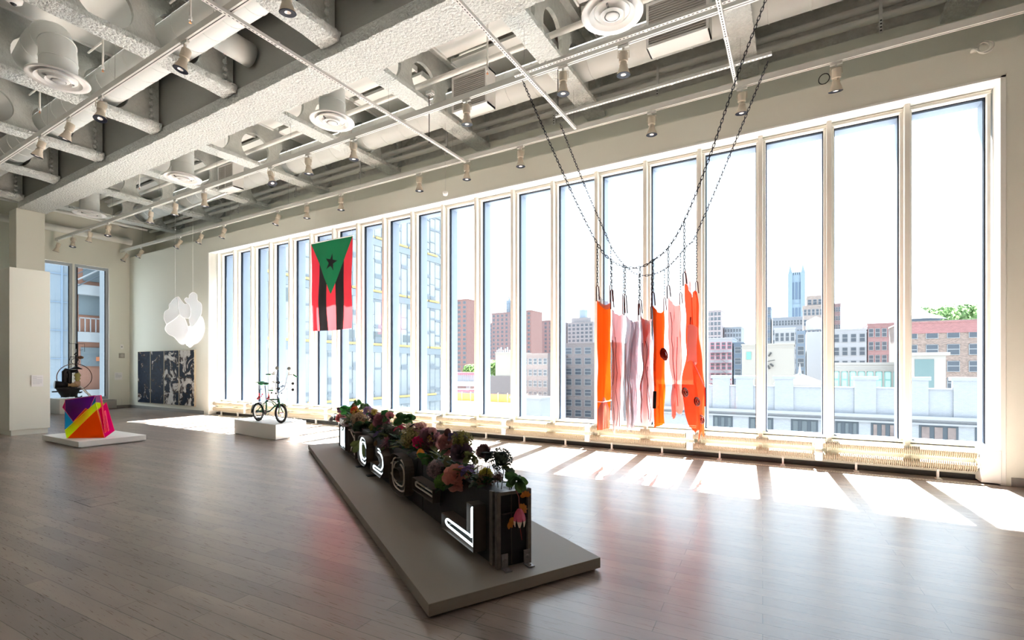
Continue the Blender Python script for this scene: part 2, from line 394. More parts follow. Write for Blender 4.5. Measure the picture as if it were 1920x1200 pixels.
def beam(x, ya, yb, holes, label, group, rough_end=None):
    e = empty('cellular_beam', (x, (ya+yb)/2, ZB), label, 'ceiling beam', group); o = V(e.location)
    b = B(); n = max(20, int((yb-ya)/.03)); w_ = .19
    prof = [(-.03, .10), (-w_, .085), (-w_, .045), (-w_, .004), (-.06, 0), (.06, 0), (w_, .004), (w_, .045), (w_, .085), (.03, .10)]
    vs = []; m = len(prof)
    for i in range(n+1):
        y = ya+(yb-ya)*i/n
        ex = 0
        if rough_end is not None: ex = max(0, min(1, (1.05-abs(y-rough_end))/.06))*.018 + max(0, (.35-abs(y-rough_end))/.35)*.03
        for k, (dx, dz) in enumerate(prof):
            p = V((x+dx, y, ZB+dz)); q = mnoise.noise(p*8)*.012+mnoise.noise(p*27)*(.009 if ex == 0 else .02)
            if 4 <= k <= 5: p.z += q-ex
            elif k in (3, 6): p.z += q*.4-ex; p.x += q*.4*(1 if dx > 0 else -1)
            elif k in (1, 2, 7, 8): p.x += (q+ex)*(1 if dx > 0 else -1)
            vs.append(p-o)
    b.add(vs, [(i*m+k, i*m+k+1, (i+1)*m+k+1, (i+1)*m+k) for i in range(n) for k in range(m-1)])
    b.build('bottom_flange', STUCCO, e, smooth=True, auto=True)
    b = B(); cells = []; y = ya
    for h in holes:
        if h-.5 > y+.01: cells.append((y, h-.5, None))
        cells.append((max(y, h-.5), min(h+.5, yb), h)); y = min(h+.5, yb)
    if y < yb-.01: cells.append((y, yb, None))
    web_cells(b, x, .07, cells, ZB+.08, 7.72, 7.0, .36)
    b.v = [tuple(V(p)-o) for p in b.v]
    b.build('web', STUC2, e)
    B().box(-.17, .17, ya-o.y, yb-o.y, 7.70-o.z, 7.89-o.z).build('top_flange', STUC2, e)
    if rough_end is not None:   # bolted end plate with bumps
        b = B(); s = -1 if rough_end > 5 else 1
        ye = rough_end
        for side in (-1, 1):
            b.obox((side*.07, ye-o.y-.06, .60), (1, 0, 0), (0, 1, 0), (0, 0, 1), .03, .06, .5)
            for k in range(7): b.ball((side*.10, ye-o.y-.14, .22+k*.13), .045, 8, 5)
        b.build('bolted_end_plate', STUC2, e)
    return e
names_b = {-.73: 'above the right-hand slotted rail', 2.015: 'crossing the top of the picture near the bright jamb', -3.475: 'above the left end of the chain grid', -6.22: 'just left of the nearest louvred grille',
           -8.965: 'just left of the mid ceiling diffuser', -11.71: 'just right of the second round diffuser', -14.455: 'just left of the second round diffuser', -17.2: 'next to last before the end wall', -19.945: 'closest to the end wall', 4.76: 'outermost on the right'}
names_s = {-.73: 'second from the right, above the picture edge', 2.015: 'first from the right, above the picture edge', -3.475: 'third from the right at the top edge', -6.22: 'ending below the blue cable coil',
           -8.965: 'crossing over the lamp by the lit duct', -11.71: 'right behind the elbow duct diffuser', -14.455: 'third before the column', -17.2: 'second before the column', -19.945: 'meeting the top of the column'}
for x in BX:
    beam(x, 5.735, 9.5, [6.2, 7.2, 8.2, 9.1], 'round-holed beam on the window side of the girder, ' + names_b[x], 'perforated beams between girder and window wall')
    if x < 3: beam(x, YB+.01, 5.04, [-3.83, -2.83, -1.83, -.83, .17, 1.17, 2.17, 3.17, 4.17], 'round-holed beam on the shaded side of the girder, ' + names_s[x], 'perforated beams on the shaded side of the girder', rough_end=5.04)
# acoustic panels and ledgers in each bay
bays = sorted([x+1.3725 for x in BX if x < 4])+[-21.0]
bays = sorted(bays)
for i, x in enumerate(bays):
    hw = .98 if x > -20.9 else .5
    for (ya, yb, sd_) in [(5.80, 7.45, 'beside the girder'), (7.6, 9.1, 'near the window wall'), (2.2, 4.95, 'on the shaded side'), (-1.2, 2.0, 'on the shaded side nearer the camera')]:
        if ya < 5 and x > -5: continue
        b = B(); b.box(x-hw, x+hw, ya, yb, 7.50, 7.56); b.box(x-hw-.03, x-hw, ya, yb, 7.46, 7.57); b.box(x+hw, x+hw+.03, ya, yb, 7.46, 7.57)
        tag(b.build('ceiling_panel', PANEL, loc=(x, (ya+yb)/2, 7.5)), 'smooth white ceiling panel %s in the %s bay from the end wall' % (sd_, NUM[i]), 'ceiling panel', 'white panels between the beams')

# ---------------------------------------------------------------- ducts and pipes
def duct(name, pts, r, label, mats=DUCT, seams=.55, n=28):
    b = B(); b.tube(pts, r, n)
    L_ = 0
    for a, c in zip(pts[:-1], pts[1:]):
        a, c = V(a), V(c); d = c-a; k = int(d.length/seams)
        for i in range(1, k):
            b.ring(a+d*i/k, d, r+.002, .006, n, 5)
    o = b.build(name, mats, smooth=True, loc=pts[0]); tag(o, label, 'duct'); return o
duct('air_duct', [(XL+.1, 8.2, 7.0), (XR-.1, 8.2, 7.0)], .30, 'long round white duct threaded through the beams beside the windows')
duct('air_duct', [(-20.2, 4.17, 7.0), (2, 4.17, 7.0)], .30, 'long round duct with brightly lit underside left of the girder')
for i, x in enumerate([-7.6, -13.08, -2.1]):
    pass
PIPES = [((XL, 9.12, 6.79), (XR, 9.12, 6.79), .055, 'lower of two insulated pipes along the top of the window wall'),
         ((XL, 9.12, 6.98), (XR, 9.12, 6.98), .055, 'upper of two insulated pipes along the top of the window wall'),
         ((-20, 7.2, 6.97), (XR, 7.2, 6.97), .05, 'white pipe running through the beam holes in mid bay'),
         ((-21.2, 3.0, 6.75), (-21.2, 8.2, 6.75), .06, 'white pipe across the ceiling closest to the end wall'),
         ((-20.7, 5.8, 6.60), (-20.7, 8.6, 6.60), .05, 'white pipe with elbow across the ceiling next to the end wall'),
         ((-21.45, 3.0, 6.2), (-21.45, 8.4, 6.2), .12, 'thick pale pipe tight against the top of the end wall')]
for a, c, r_, l in PIPES:
    tag(B().tube([a, c], r_, 12).build('ceiling_pipe', PIPE, smooth=True, auto=True, loc=a), l, 'pipe')
# clamps under the pair of pipes
for i, x in enumerate([1.1, -2.2, -4.3, -7.1, -10.0, -12.7, -15.6]):
    b = B(); b.mi = 0; b.box(x-.02, x+.02, 9.05, 9.19, 6.70, 6.72).box(x-.02, x+.02, 9.05, 9.07, 6.7, 7.05).box(x-.02, x+.02, 9.03, 9.045, 6.5, 6.72)
    b.mi = 1
    for k in range(4): b.box(x-.012, x+.012, 9.028, 9.031, 6.53+k*.05, 6.55+k*.05)
    tag(b.build('pipe_clamp', [GALV, SLOT], loc=(x, 9.1, 6.7)), 'white slotted clamp hanging the paired pipes in the %s bay from the right' % NUM[i], 'pipe clamp', 'clamps on the paired pipes')
# dome diffusers
def diffuser(x, y, label, elbow=False, z=6.17):
    e = empty('ceiling_diffuser', (x, y, z), label, 'air diffuser', 'round air diffusers')
    if elbow:
        pts = [(0, 0, .02), (0, 0, .40), (-.05, 0, .58), (-.18, 0, .74), (-.40, 0, .83), (-.70, 0, .85), (-1.75, .1, .85)]
        B().tube(pts, .24, 24).ring((0, 0, .3), (0, 0, 1), .243, .008).ring((-.05, 0, .58), (-.4, 0, 1), .243, .008).ring((-.40, 0, .83), (-1, 0, .25), .243, .008).ring((-.9, .02, .85), (-1, 0, 0), .243, .008).build('elbow_duct', DUCT, e, smooth=True)
    else:
        B().lathe([(.235, .02), (.235, .95), (.235, 1.0)], n=28).ring((0, 0, .35), (0, 0, 1), .237, .006).ring((0, 0, .62), (0, 0, 1), .237, .006).build('neck_duct', DUCT, e, smooth=True)
    B().lathe([(.10, -.02), (.26, .06), (.34, .03), (.40, .0), (.405, .012), (.40, .03), (.34, .055), (.24, .10)], n=40).build('outer_cone', WHITE, e, smooth=True)
    B().lathe([(.30, -.012), (.27, .03), (.20, .07), (.18, .075)], n=40).build('middle_cone', WHITE, e, smooth=True)
    B().lathe([(.17, -.028), (.14, .01), (.07, .05)], n=32).lathe([(.001, -.035), (.07, -.032), (.09, -.02), (.08, .0)], n=24).build('inner_cone', WHITE, e, smooth=True)
    B().lathe([(.001, .09), (.22, .09), (.235, .1)], n=24).box(-.012, .012, -.2, .2, .0, .06).build('throat', mat('dark_throat', (.25, .25, .25), .7), e)
    return e
diffuser(-2.1, 6.2, 'largest round white diffuser, cut by the top of the picture beside the slotted rail')
diffuser(-7.6, 6.2, 'round white diffuser on a short duct in mid ceiling above the middle track')
diffuser(-13.08, 6.2, 'round white diffuser below the girder, above the flag side of the middle track')
diffuser(-18.57, 6.2, 'smallest round white diffuser beside the column, farthest from the camera')
diffuser(-10.34, 3.05, 'round white diffuser hanging from a thick elbow duct left of the girder', elbow=True)
# branch duct stubs left
duct('branch_duct', [(-5.2, 4.475, 7.02), (-5.2, 5.03, 7.0)], .2, 'short side branch duct dropping toward the girder at the upper left', seams=.3)
duct('branch_duct', [(-8.3, 4.475, 7.02), (-8.3, 5.03, 7.0)], .2, 'short side branch duct dropping toward the girder in the dark bay', seams=.3)
# louvred grille boxes on the window side duct
def grille(x0, x1, label):
    e = empty('louvred_grille', ((x0+x1)/2, 7.6, 6.85), label, 'air grille', 'louvred grille boxes'); w_ = (x1-x0)/2
    B().box(-w_, w_, 0, .29, -.36, -.33).box(-w_, w_, 0, .29, .30, .33).box(-w_, -w_+.02, 0, .29, -.36, .33).box(w_-.02, w_, 0, .29, -.36, .33).build('housing', WHITE, e)
    b = B(); b.box(-w_, w_, -.012, 0, -.36, -.32).box(-w_, w_, -.012, 0, .29, .33).box(-w_, -w_+.04, -.012, 0, -.32, .29).box(w_-.04, w_, -.012, 0, -.32, .29)
    b.build('face_frame', WHITE, e)
    b = B()
    for k in range(16):
        z = -.30+k*.0375; b.box(-w_+.04, w_-.04, -.004, .004, z, z+.027)
    b.box(-w_+.04, w_-.04, .04, .045, -.32, .29)
    b.build('louvres', mat('grey_louvre', (.44, .42, .39), .6), e)
grille(-5.82, -5.0, 'grey louvred grille box near the middle of the ceiling')
grille(-2.02, -1.1, 'grey louvred grille box at the top, right of the largest diffuser')
grille(-14.1, -13.35, 'small far grey louvred grille box beside the middle track')
# electrical box
e = empty('junction_box', (-6.0, 7.15, 6.72), 'small white perforated junction box clipped under the mid bay pipe', 'junction box')
B().box(-.07, .07, -.05, .05, -.03, .03).build('box_body', WHITE, e)
b = B()
for i in range(3):
    for j in range(2): b.box(-.05+i*.04, -.026+i*.04, -.03+j*.035, -.008+j*.035, -.032, -.03)
b.build('sockets', SLOT, e)
# sprinklers
for (x, y, X, l) in [(642, 125, -7.6, None)]: pass
SPR = [(-10.3, 3.62, 6.62, 'white sprinkler pipe drop beside the elbow duct'), (-13.0, 3.55, 6.6, 'white sprinkler pipe drop in the far shaded bay'),
       (-4.6, 7.0, 6.6, 'sprinkler head with copper tip near the louvred grille'), (-7.7, 3.75, 6.6, 'sprinkler head with copper tip under the brightly lit duct'),
       (-16.1, 6.5, 6.6, 'far sprinkler head inside the round beam opening near the small diffuser')]
for (x, y, z, l) in SPR:
    e = empty('sprinkler', (x, y, z), l, 'sprinkler', 'sprinkler heads')
    B().tube([(0, 0, .07), (0, 0, 7.5-z)], .016, 8).tube([(0, 0, .5), (-.6, 0, .5)], .016, 8).build('drop_pipe', PIPE, e, smooth=True)
    B().tube([(0, 0, .07), (0, 0, .02)], .025, 8).build('fitting', WHITE, e)
    B().tube([(0, 0, .02), (0, 0, -.02)], .007, 6).lathe([(.001, -.02), (.02, -.022)], n=10).build('copper_tip', mat('copper', (.7, .3, .12), .3, metal=.8), e)
# blue cable coil
b = B(); c = V(onx(588, 14, -6.6))-V((0, .28, 0))
for k in range(5): b.ring(c+V((random.uniform(-.02, .02), random.uniform(-.04, .04), random.uniform(-.03, .03))), (.9, .3, .1*k), .24+.012*k, .009, 28, 6)
tag(b.build('cable_coil', mat('blue_cable', (.03, .22, .42), .5), smooth=True), 'coil of blue cable tucked up between the beams at the top', 'cable')
# small dome camera top left
p = onz(25, 5, 6.5); e = empty('dome_camera', p, 'small white ceiling camera with dark lens at the top left corner', 'camera')
B().lathe([(.001, -.02), (.05, -.015), (.09, .02), (.10, .06), (.10, .10), (.02, .11), (.02, .30)], n=24).build('housing', WHITE, e, smooth=True)
B().ball((0, 0, -.0), .04).build('lens', BLACK, e)

# ---------------------------------------------------------------- tracks and struts
YT = {'L': 3.30, 'M': 6.28, 'W': 8.13}; ZT = 1.49+4.28
def track(y, x0, x1, label, wires):
    e = empty('lighting_track', ((x0+x1)/2, y, ZT), label, 'lighting track', 'lighting tracks'); o = V(e.location)
    b = B(); b.mi = 0; b.box(x0-o.x, x1-o.x, -.03, .03, 0, .09); b.mi = 1; b.box(x0-o.x, x1-o.x, -.004, .004, -.002, 0)
    b.build('rail', [TRACKM, SLOT], e)
    for x in wires: B().tube([(x-o.x, 0, .09), (x-o.x, 0, .765)], .0025, 5).build('suspension_wire', mat('thin_wire', (.35, .35, .34), .4), e)
track(YT['L'], -21.0, 1.5, 'white lighting track on the left of the girder, nearest the camera', [-17.2, -14.455, -11.71, -8.965, -6.22])
track(YT['M'], -21.5, 3.5, 'white lighting track running through mid ceiling past the round diffusers', [-17.2, -14.455, -11.71, -8.965, -6.22, -3.475])
track(YT['W'], -21.6, 6.9, 'white lighting track running right beside the window wall', [-19.9, -17.2, -14.455, -11.71, -8.965, -6.22, -3.475, -.73])
def strut(a, c, label):
    a, c = V(a), V(c); d = c-a; L_ = d.length
    e = empty('slotted_rail', a, label, 'slotted rail', 'slotted support rails', rz=atan2(d.y, d.x))
    b = B(); b.mi = 0
    b.box(0, L_, -.022, .022, 0, .004).box(0, L_, -.024, -.02, 0, .042).box(0, L_, .02, .024, 0, .042)
    b.mi = 1; k = int(L_/.05)
    for i in range(k): b.box(.02+i*.05, .045+i*.05, -.006, .006, -.0012, 0)
    b.build('rail', [GALV, SLOT], e)
    for i in range(max(1, k//28)):
        B().box(.5+i*1.4, .53+i*1.4, -.03, .03, -.004, .05).build('bracket', GALV, e)
    return e
ZS = 1.49+4.22
strut((-5.86, 2.0, ZS), (-5.86, 8.10, ZS), 'white slotted rail crossing from top left down to the window side track')
strut((-3.36, 2.0, ZS), (-3.36, 7.95, ZS), 'white slotted rail crossing in mid ceiling, joining the chain grid at its left')
strut((-.77, 2.0, ZS), (-.77, 7.9, ZS), 'white slotted rail crossing at the right of the chain grid')
strut((-3.55, 6.13, ZS+.045), (3.0, 6.13, ZS+.045), 'white slotted rail alongside the middle track, the near chain hangs from it')
strut((-3.52, 7.47, ZS+.045), (-.28, 7.47, ZS+.045), 'short white slotted rail between the tracks, the far chain hangs from its ends')
for x, y, l in [(822, 240, 'left'), (1053, 175, 'right')]:
    p = V((-5.9, 7.0, 6.5)) if l == 'left' else V((-3.40, 7.3, 6.5))
    tag(B().tube([(p.x, p.y, 6.56), (p.x, p.y, ZS-.02)], .008, 6).build('threaded_rod', SLOT, loc=p), 'short black threaded rod hanging from a beam at the %s of the chain grid' % l, 'rod')
# ---------------------------------------------------------------- spotlights
def make_spot(tilt, rot):
    e = empty('track_spotlight'); 
    B().box(-.06, .06, -.016, .016, -.03, .0).box(-.012, .012, -.012, .012, -.06, -.03).build('track_adapter', TRACKM, e, bevel=.003)
    M = Matrix.Rotation(rot, 4, 'Z') @ Matrix.Translation((0, 0, -.15)) @ Matrix.Rotation(tilt, 4, 'X')
    b = B()
    b.tube([(-.058, 0, -.14), (-.058, 0, -.06), (.058, 0, -.06), (.058, 0, -.14)], .005, 6)
    b.v = [tuple(Matrix.Rotation(rot, 4, 'Z') @ V(v)) for v in b.v]; b.build('yoke', SPOT, e)
    def xf(b): b.v = [tuple(M @ V(v)) for v in b.v]; return b
    xf(B().lathe([(.001, .07), (.042, .07), (.048, .06), (.048, -.03), (.036, -.035), (.036, -.06), (.044, -.065), (.044, -.075)], n=20)).build('lamp_body', SPOT, e, smooth=True, auto=True)
    xf(B().lathe([(.038, -.07), (.042, -.085), (.072, -.165), (.074, -.17)], n=24)).build('flared_shade', SPOT, e, smooth=True)
    xf(B().lathe([(.074, -.17), (.070, -.173), (.028, -.166)], n=24)).build('black_ring', LENSR, e)
    xf(B().lathe([(.028, -.166), (.010, -.150), (.001, -.150)], n=16)).build('lens', LENSC, e)
    return e
protos = {}
def spot(track_key, px, tilt, rot, label):
    k = (round(tilt, 2), round(rot, 2)); LS = 1.22
    p = ony(px, 300, YT[track_key])
    if k not in protos: e = protos[k] = make_spot(tilt, rot)
    else: e = copy_tree(protos[k])
    e.location = (p.x, YT[track_key], ZT); e.scale = (LS, LS, LS); tag(e, label, 'spotlight', {'L': 'spotlights on the near left track', 'M': 'spotlights on the middle track', 'W': 'spotlights on the window side track'}[track_key])
SL = [('L', 347, .25, 2.6, 'beige spotlight hanging in front of the brightly lit duct on the left track'),
      ('L', 190, -.3, 1.0, 'beige spotlight on the left track showing only its back, lens turned away'),
      ('L', 130, .3, 2.4, 'beige spotlight on the left track between the turned-away one and the leftmost one'),
      ('L', 77, .3, 2.4, 'leftmost beige spotlight on the left track'),
      ('L', 536, .15, .3, 'beige spotlight at the top beside the blue cable coil'),
      ('M', 1169, .05, .4, 'rightmost spotlight on the middle track, just right of the largest diffuser'),
      ('M', 1056, .05, .4, 'spotlight on the middle track beside the black threaded rod'),
      ('M', 875, .12, .4, 'spotlight on the middle track below the nearest louvred grille'),
      ('M', 663, .05, .4, 'spotlight on the middle track just right of the mid ceiling diffuser'),
      ('M', 578, .1, .4, 'spotlight on the middle track just left of the mid ceiling diffuser'),
      ('M', 508, -.4, 1.4, 'spotlight on the middle track with its cone turned away, above the flag side'),
      ('M', 383, .1, .4, 'spotlight on the middle track below the small far louvred grille'),
      ('M', 329, .1, 2.4, 'spotlight on the middle track beside the dangling metal bar'),
      ('M', 283, .1, 2.4, 'spotlight on the middle track halfway between the far grille and the column'),
      ('M', 203, -.2, 1.0, 'spotlight on the middle track pointing straight down, fourth from its far end'),
      ('M', 169, .2, 2.4, 'third spotlight from the far end of the middle track'),
      ('M', 137, -.2, 1.0, 'second spotlight from the far end of the middle track'),
      ('M', 109, .3, 2.4, 'spotlight at the far end of the middle track beside the column'),
      ('W', 1568, .25, .1, 'rightmost spotlight by the window wall, with loose black cable behind'),
      ('W', 1391, .12, .3, 'spotlight by the window wall behind the right hand chains'),
      ('W', 1222, .05, .3, 'spotlight by the window wall centred above the hanging plastic sheets'),
      ('W', 976, .05, .3, 'spotlight by the window wall just left of the left chains'),
      ('W', 875, .05, .3, 'spotlight by the window wall where the left slotted rail ends'),
      ('W', 786, .05, .3, 'spotlight by the window wall left of the hanging white sensor'),
      ('W', 639, .05, .3, 'spotlight by the window wall right above the flag'),
      ('W', 575, .05, .3, 'spotlight by the window wall just left of the flag'),
      ('W', 521, .3, 2.6, 'spotlight by the window wall two places left of the flag'),
      ('W', 420, .3, 2.6, 'spotlight above the left end of the long window'),
      ('W', 377, .35, 2.8, 'spotlight above the white cloud-like sculpture, the right one'),
      ('W', 337, .5, 2.9, 'spotlight above the dark four-part painting'),
      ('W', 265, .5, 2.9, 'second spotlight from the end wall corner on the window side track'),
      ('W', 237, .5, 2.9, 'spotlight tight in the corner by the end wall')]
for s_ in SL: spot(*s_)
# loose cable loops on the ledge, pale bracket
b = B(); q = V((0.05, 8.6, 5.70))
b.ring(ony(1545, 148, 8.50), (.3, 1, .2), .07, .006, 20, 6); b.ring(ony(1553, 165, 8.5)+V((-.15, 0, -.02)), (.1, 1, .1), .06, .006, 20, 6)
tag(b.build('loose_cable', BLACK, smooth=True), 'loops of black cable lying on the window wall ledge behind the rightmost spotlight', 'cable')
b = B(); c = ony(1848, 88, 8.38); b.ring(c, (0, 1, 0), .075, .012, 20, 6).ring(c+V((-.03, -.01, 0)), (0, 1, 0), .06, .008, 20, 6).box(c.x-.14, c.x-.08, 8.36, 8.42, c.z-.02, c.z+.02)
tag(b.build('conduit_ring', mat('clear_cable', (.7, .69, .62), .4), smooth=True), 'pale loop of cable on the ledge at the top right corner', 'cable')
# hanging sensor
p = ony(835, 362, 7.9); e = empty('hanging_sensor', p, 'white dome sensor hanging on a thin wire in front of the window header', 'sensor')
B().lathe([(.001, -.05), (.04, -.045), (.055, -.01), (.055, .02), (.001, .03)], n=20).build('dome', WHITE, e, smooth=True)
B().tube([(0, 0, .03), (0, 0, 2.0)], .0025, 5).build('wire', mat('thin_wire', (.3, .3, .3)), e)
# dangling bar bundle
a_, c_ = ony(322, 402, 6.75), ony(422, 362, 6.75)
tag(B().tube([a_, c_], .025, 8).tube([a_+V((0, .06, .03)), c_+V((0, .06, .03))], .02, 8).tube([c_, (c_.x, c_.y, 7.5)], .004, 4).tube([a_, (a_.x, a_.y, 7.5)], .004, 4).build('metal_bars', mat('silver_bar', (.72, .72, .70), .4, metal=.4), smooth=True), 'pair of silver bars suspended over the middle track on the far left', 'bar')
#PART2
# ---------------------------------------------------------------- radiators and floor grille
CREAM = mat('cream_enamel', (.50, .44, .33), .45)
def radiator():
    e = empty('finned_radiator'); L_ = 1.70
    for z, nm in ((.36, 'upper_finned_pipe'), (.19, 'lower_finned_pipe')):
        b = B(); n = int(L_/.022); pr = []
        for i in range(n): pr += [(.040, .05+i*.022), (.060, .052+i*.022), (.060, .062+i*.022), (.040, .064+i*.022)]
        b.lathe(pr, (0, 8.52, z), (1, 0, 0), 14).tube([(-.06, 8.52, z), (L_+.03, 8.52, z)], .02, 8)
        b.build(nm, CREAM, e)
    B().box(-.055, .045, 8.45, 8.66, .30, .43).box(-.055, .045, 8.45, 8.66, .12, .25).box(-.05, .04, 8.60, 8.66, .1, .43).build('bracket_cover', WHITE, e, bevel=.006)
    for x in (.45, 1.35):
        B().box(x-.012, x+.012, 8.50, 8.54, 0.01, .13).box(x-.03, x+.03, 8.40, 8.54, 0, .012).build('foot', WHITE, e)
    return e
r0 = radiator()
for i in range(10):
    e = r0 if i == 0 else copy_tree(r0)
    e.location = (2.12-1.82*(i+1), 0, 0)
    tag(e, 'cream two-pipe finned radiator low under the long window, %s from the right end' % NUM[i], 'radiator', 'finned radiators along the window')
e = empty('radiator_valve_box', (2.15, 8.52, .2), 'white radiator end box low in the corner at the right end of the long window', 'radiator box')
B().box(-.09, .10, -.10, .16, -.18, .24).build('box_body', WHITE, e, bevel=.006)
B().tube([(-.115, 0, .16), (-.09, 0, .16)], .03, 10).tube([(-.115, 0, -.01), (-.09, 0, -.01)], .025, 10).build('pipe_union', STEEL, e, smooth=True)
b = B(); b.mi = 0; b.box(OX0+.1, OX1-.1, 8.27, 8.40, 0, .004); b.mi = 1
for i in range(570): b.box(OX0+.12+i*.032, OX0+.138+i*.032, 8.325, 8.345, .004, .0048)
tag(b.build('floor_grille', [mat('tan_floor_strip', (.36, .31, .25), .5), mat('bright_perforation', (.8, .78, .72), .4)]), 'long tan perforated strip in the floor in front of the radiators', 'floor vent')
# ---------------------------------------------------------------- wall texts and small wall fittings
LINE = mat('grey_print', (.45, .45, .50), .8); CARD = mat('white_card', (.82, .81, .80), .7)
def placard(p, ny, nz, lines, label):
    e = empty('wall_label', p, label, 'wall label')
    B().box(0, .006, -ny/2, ny/2, -nz/2, nz/2).build('card', CARD, e)
    b = B()
    for i in range(lines):
        y1 = ny*.40 if i not in (0, 2, lines-1) else ny*(-.05 if i != lines-1 else .2)
        b.box(.006, .0065, -ny*.40, y1, nz*.36-i*nz*.08, nz*.385-i*nz*.08)
    b.build('printed_text', LINE, e)
placard((-14.795, 4.0, 1.20), .20, .26, 9, 'white printed wall label on the free standing pale wall block')
placard((XL+.002, 8.08, 1.19), .24, .27, 8, 'white printed wall label beside the end wall window')
e = empty('wall_switch', (XL+.002, 8.18, 2.28), 'small white switch plate high on the narrow end wall', 'switch'); B().box(0, .012, -.05, .05, -.09, .09).build('plate', WHITE, e, bevel=.003); B().box(.012, .018, -.02, .02, -.03, .03).build('toggle', mat('grey_plastic', (.45, .45, .43)), e)
e = empty('thermostat', (XL+.002, 8.18, 1.95), 'grey square thermostat below the switch plate on the end wall', 'thermostat'); B().box(0, .02, -.09, .09, -.09, .09).build('housing', mat('taupe_plastic', (.42, .40, .35), .6), e, bevel=.004); B().lathe([(.055, .02), (.05, .025), (.001, .025)], ax=(1, 0, 0)).build('dial', mat('taupe_plastic2', (.50, .48, .44), .5), e)
e = empty('access_panel', (XL+.001, 8.07, .22), 'flush square access panel low on the end wall', 'access panel'); B().box(0, .004, -.12, .12, -.12, .12).build('panel_door', WALL, e); B().box(.004, .005, -.12, .12, -.12, -.116).box(.004, .005, -.12, -.116, -.12, .12).box(.004, .005, .116, .12, -.12, .12).box(.004, .005, -.12, .12, .116, .12).build('panel_gap', LINE, e)
e = empty('access_panel', (2.62, YW-.001, .42), 'flush square access panel on the wall at the far right edge', 'access panel'); B().box(0, .5, -.003, 0, -.08, .14).build('panel_door', WALL, e); B().box(0, .004, -.004, -.003, -.08, .14).box(0, .5, -.004, -.003, .136, .14).build('panel_gap', LINE, e)
e = empty('wall_heater', (XL+.22, 7.1, 0), 'grey convector box low below the end wall window behind the bright acrylic sculpture', 'heater'); B().box(-.2, .0, -1.25, .85, .02, .33).build('casing', mat('grey_convector', (.40, .39, .36), .6), e, bevel=.008); B().box(-.17, -.02, -1.2, .8, .332, .336).build('top_grille', SLOT, e)
# ---------------------------------------------------------------- four part painting
def paint_mat(i):
    m = bpy.data.materials.new('dark_mottled_paint'); m.use_nodes = True; n = m.node_tree; p = n.nodes['Principled BSDF']; L = n.links.new; N = n.nodes.new
    tc = N('ShaderNodeTexCoord'); mp = N('ShaderNodeMapping'); mp.inputs['Location'].default_value = (i*1.0+20.4, 0, 3.1); L(tc.outputs['Object'], mp.inputs[0])
    a = N('ShaderNodeTexNoise'); a.inputs['Scale'].default_value = 2.3; a.inputs['Detail'].default_value = 9; a.inputs['Roughness'].default_value = .68; a.inputs['Distortion'].default_value = .9; L(mp.outputs[0], a.inputs['Vector'])
    r = N('ShaderNodeValToRGB'); L(a.outputs['Fac'], r.inputs[0]); cr = r.color_ramp
    t = [.585, .60, .54, .525][i]
    cr.elements[0].position = 0; cr.elements[0].color = (.003, .003, .005, 1); cr.elements[1].position = .42; cr.elements[1].color = (.006, .010, .022, 1)
    for pos, c in ((t-.09, (.012, .022, .045)), (t-.04, (.006, .005, .006)), (t-.01, (.12, .07, .05)), (t, (.5, .48, .46)), (t+.15, (.7, .68, .66))):
        k = cr.elements.new(pos); k.color = (*c, 1)
    L(r.outputs[0], p.inputs['Base Color']); p.inputs['Roughness'].default_value = .6; p.inputs['Specular IOR Level'].default_value = .07
    return m
PX_ = [-20.90, -19.93, -18.95, -17.94, -16.95]
PL = ['darkest leftmost panel of the four-part abstract painting on the window wall', 'dark blue-black second panel from the left of the abstract painting',
      'third panel of the abstract painting, with large white splashes at its top', 'rightmost panel of the abstract painting, with the most white splashes']
for i in range(4):
    e = empty('painting_panel', ((PX_[i]+PX_[i+1])/2, YW-.001, 1.16), PL[i], 'painting', 'panels of the four-part painting'); h = (PX_[i+1]-PX_[i])/2-.02
    B().box(-h, h, -.045, -.001, -.92, .92).build('canvas', paint_mat(i), e)
    B().box(-h-.008, -h, -.05, 0, -.93, .93).box(h, h+.008, -.05, 0, -.93, .93).box(-h, h, -.05, 0, .92, .93).box(-h, h, -.05, 0, -.93, -.92).build('edge_frame', mat('pale_gold_edge', (.48, .42, .30), .5), e)
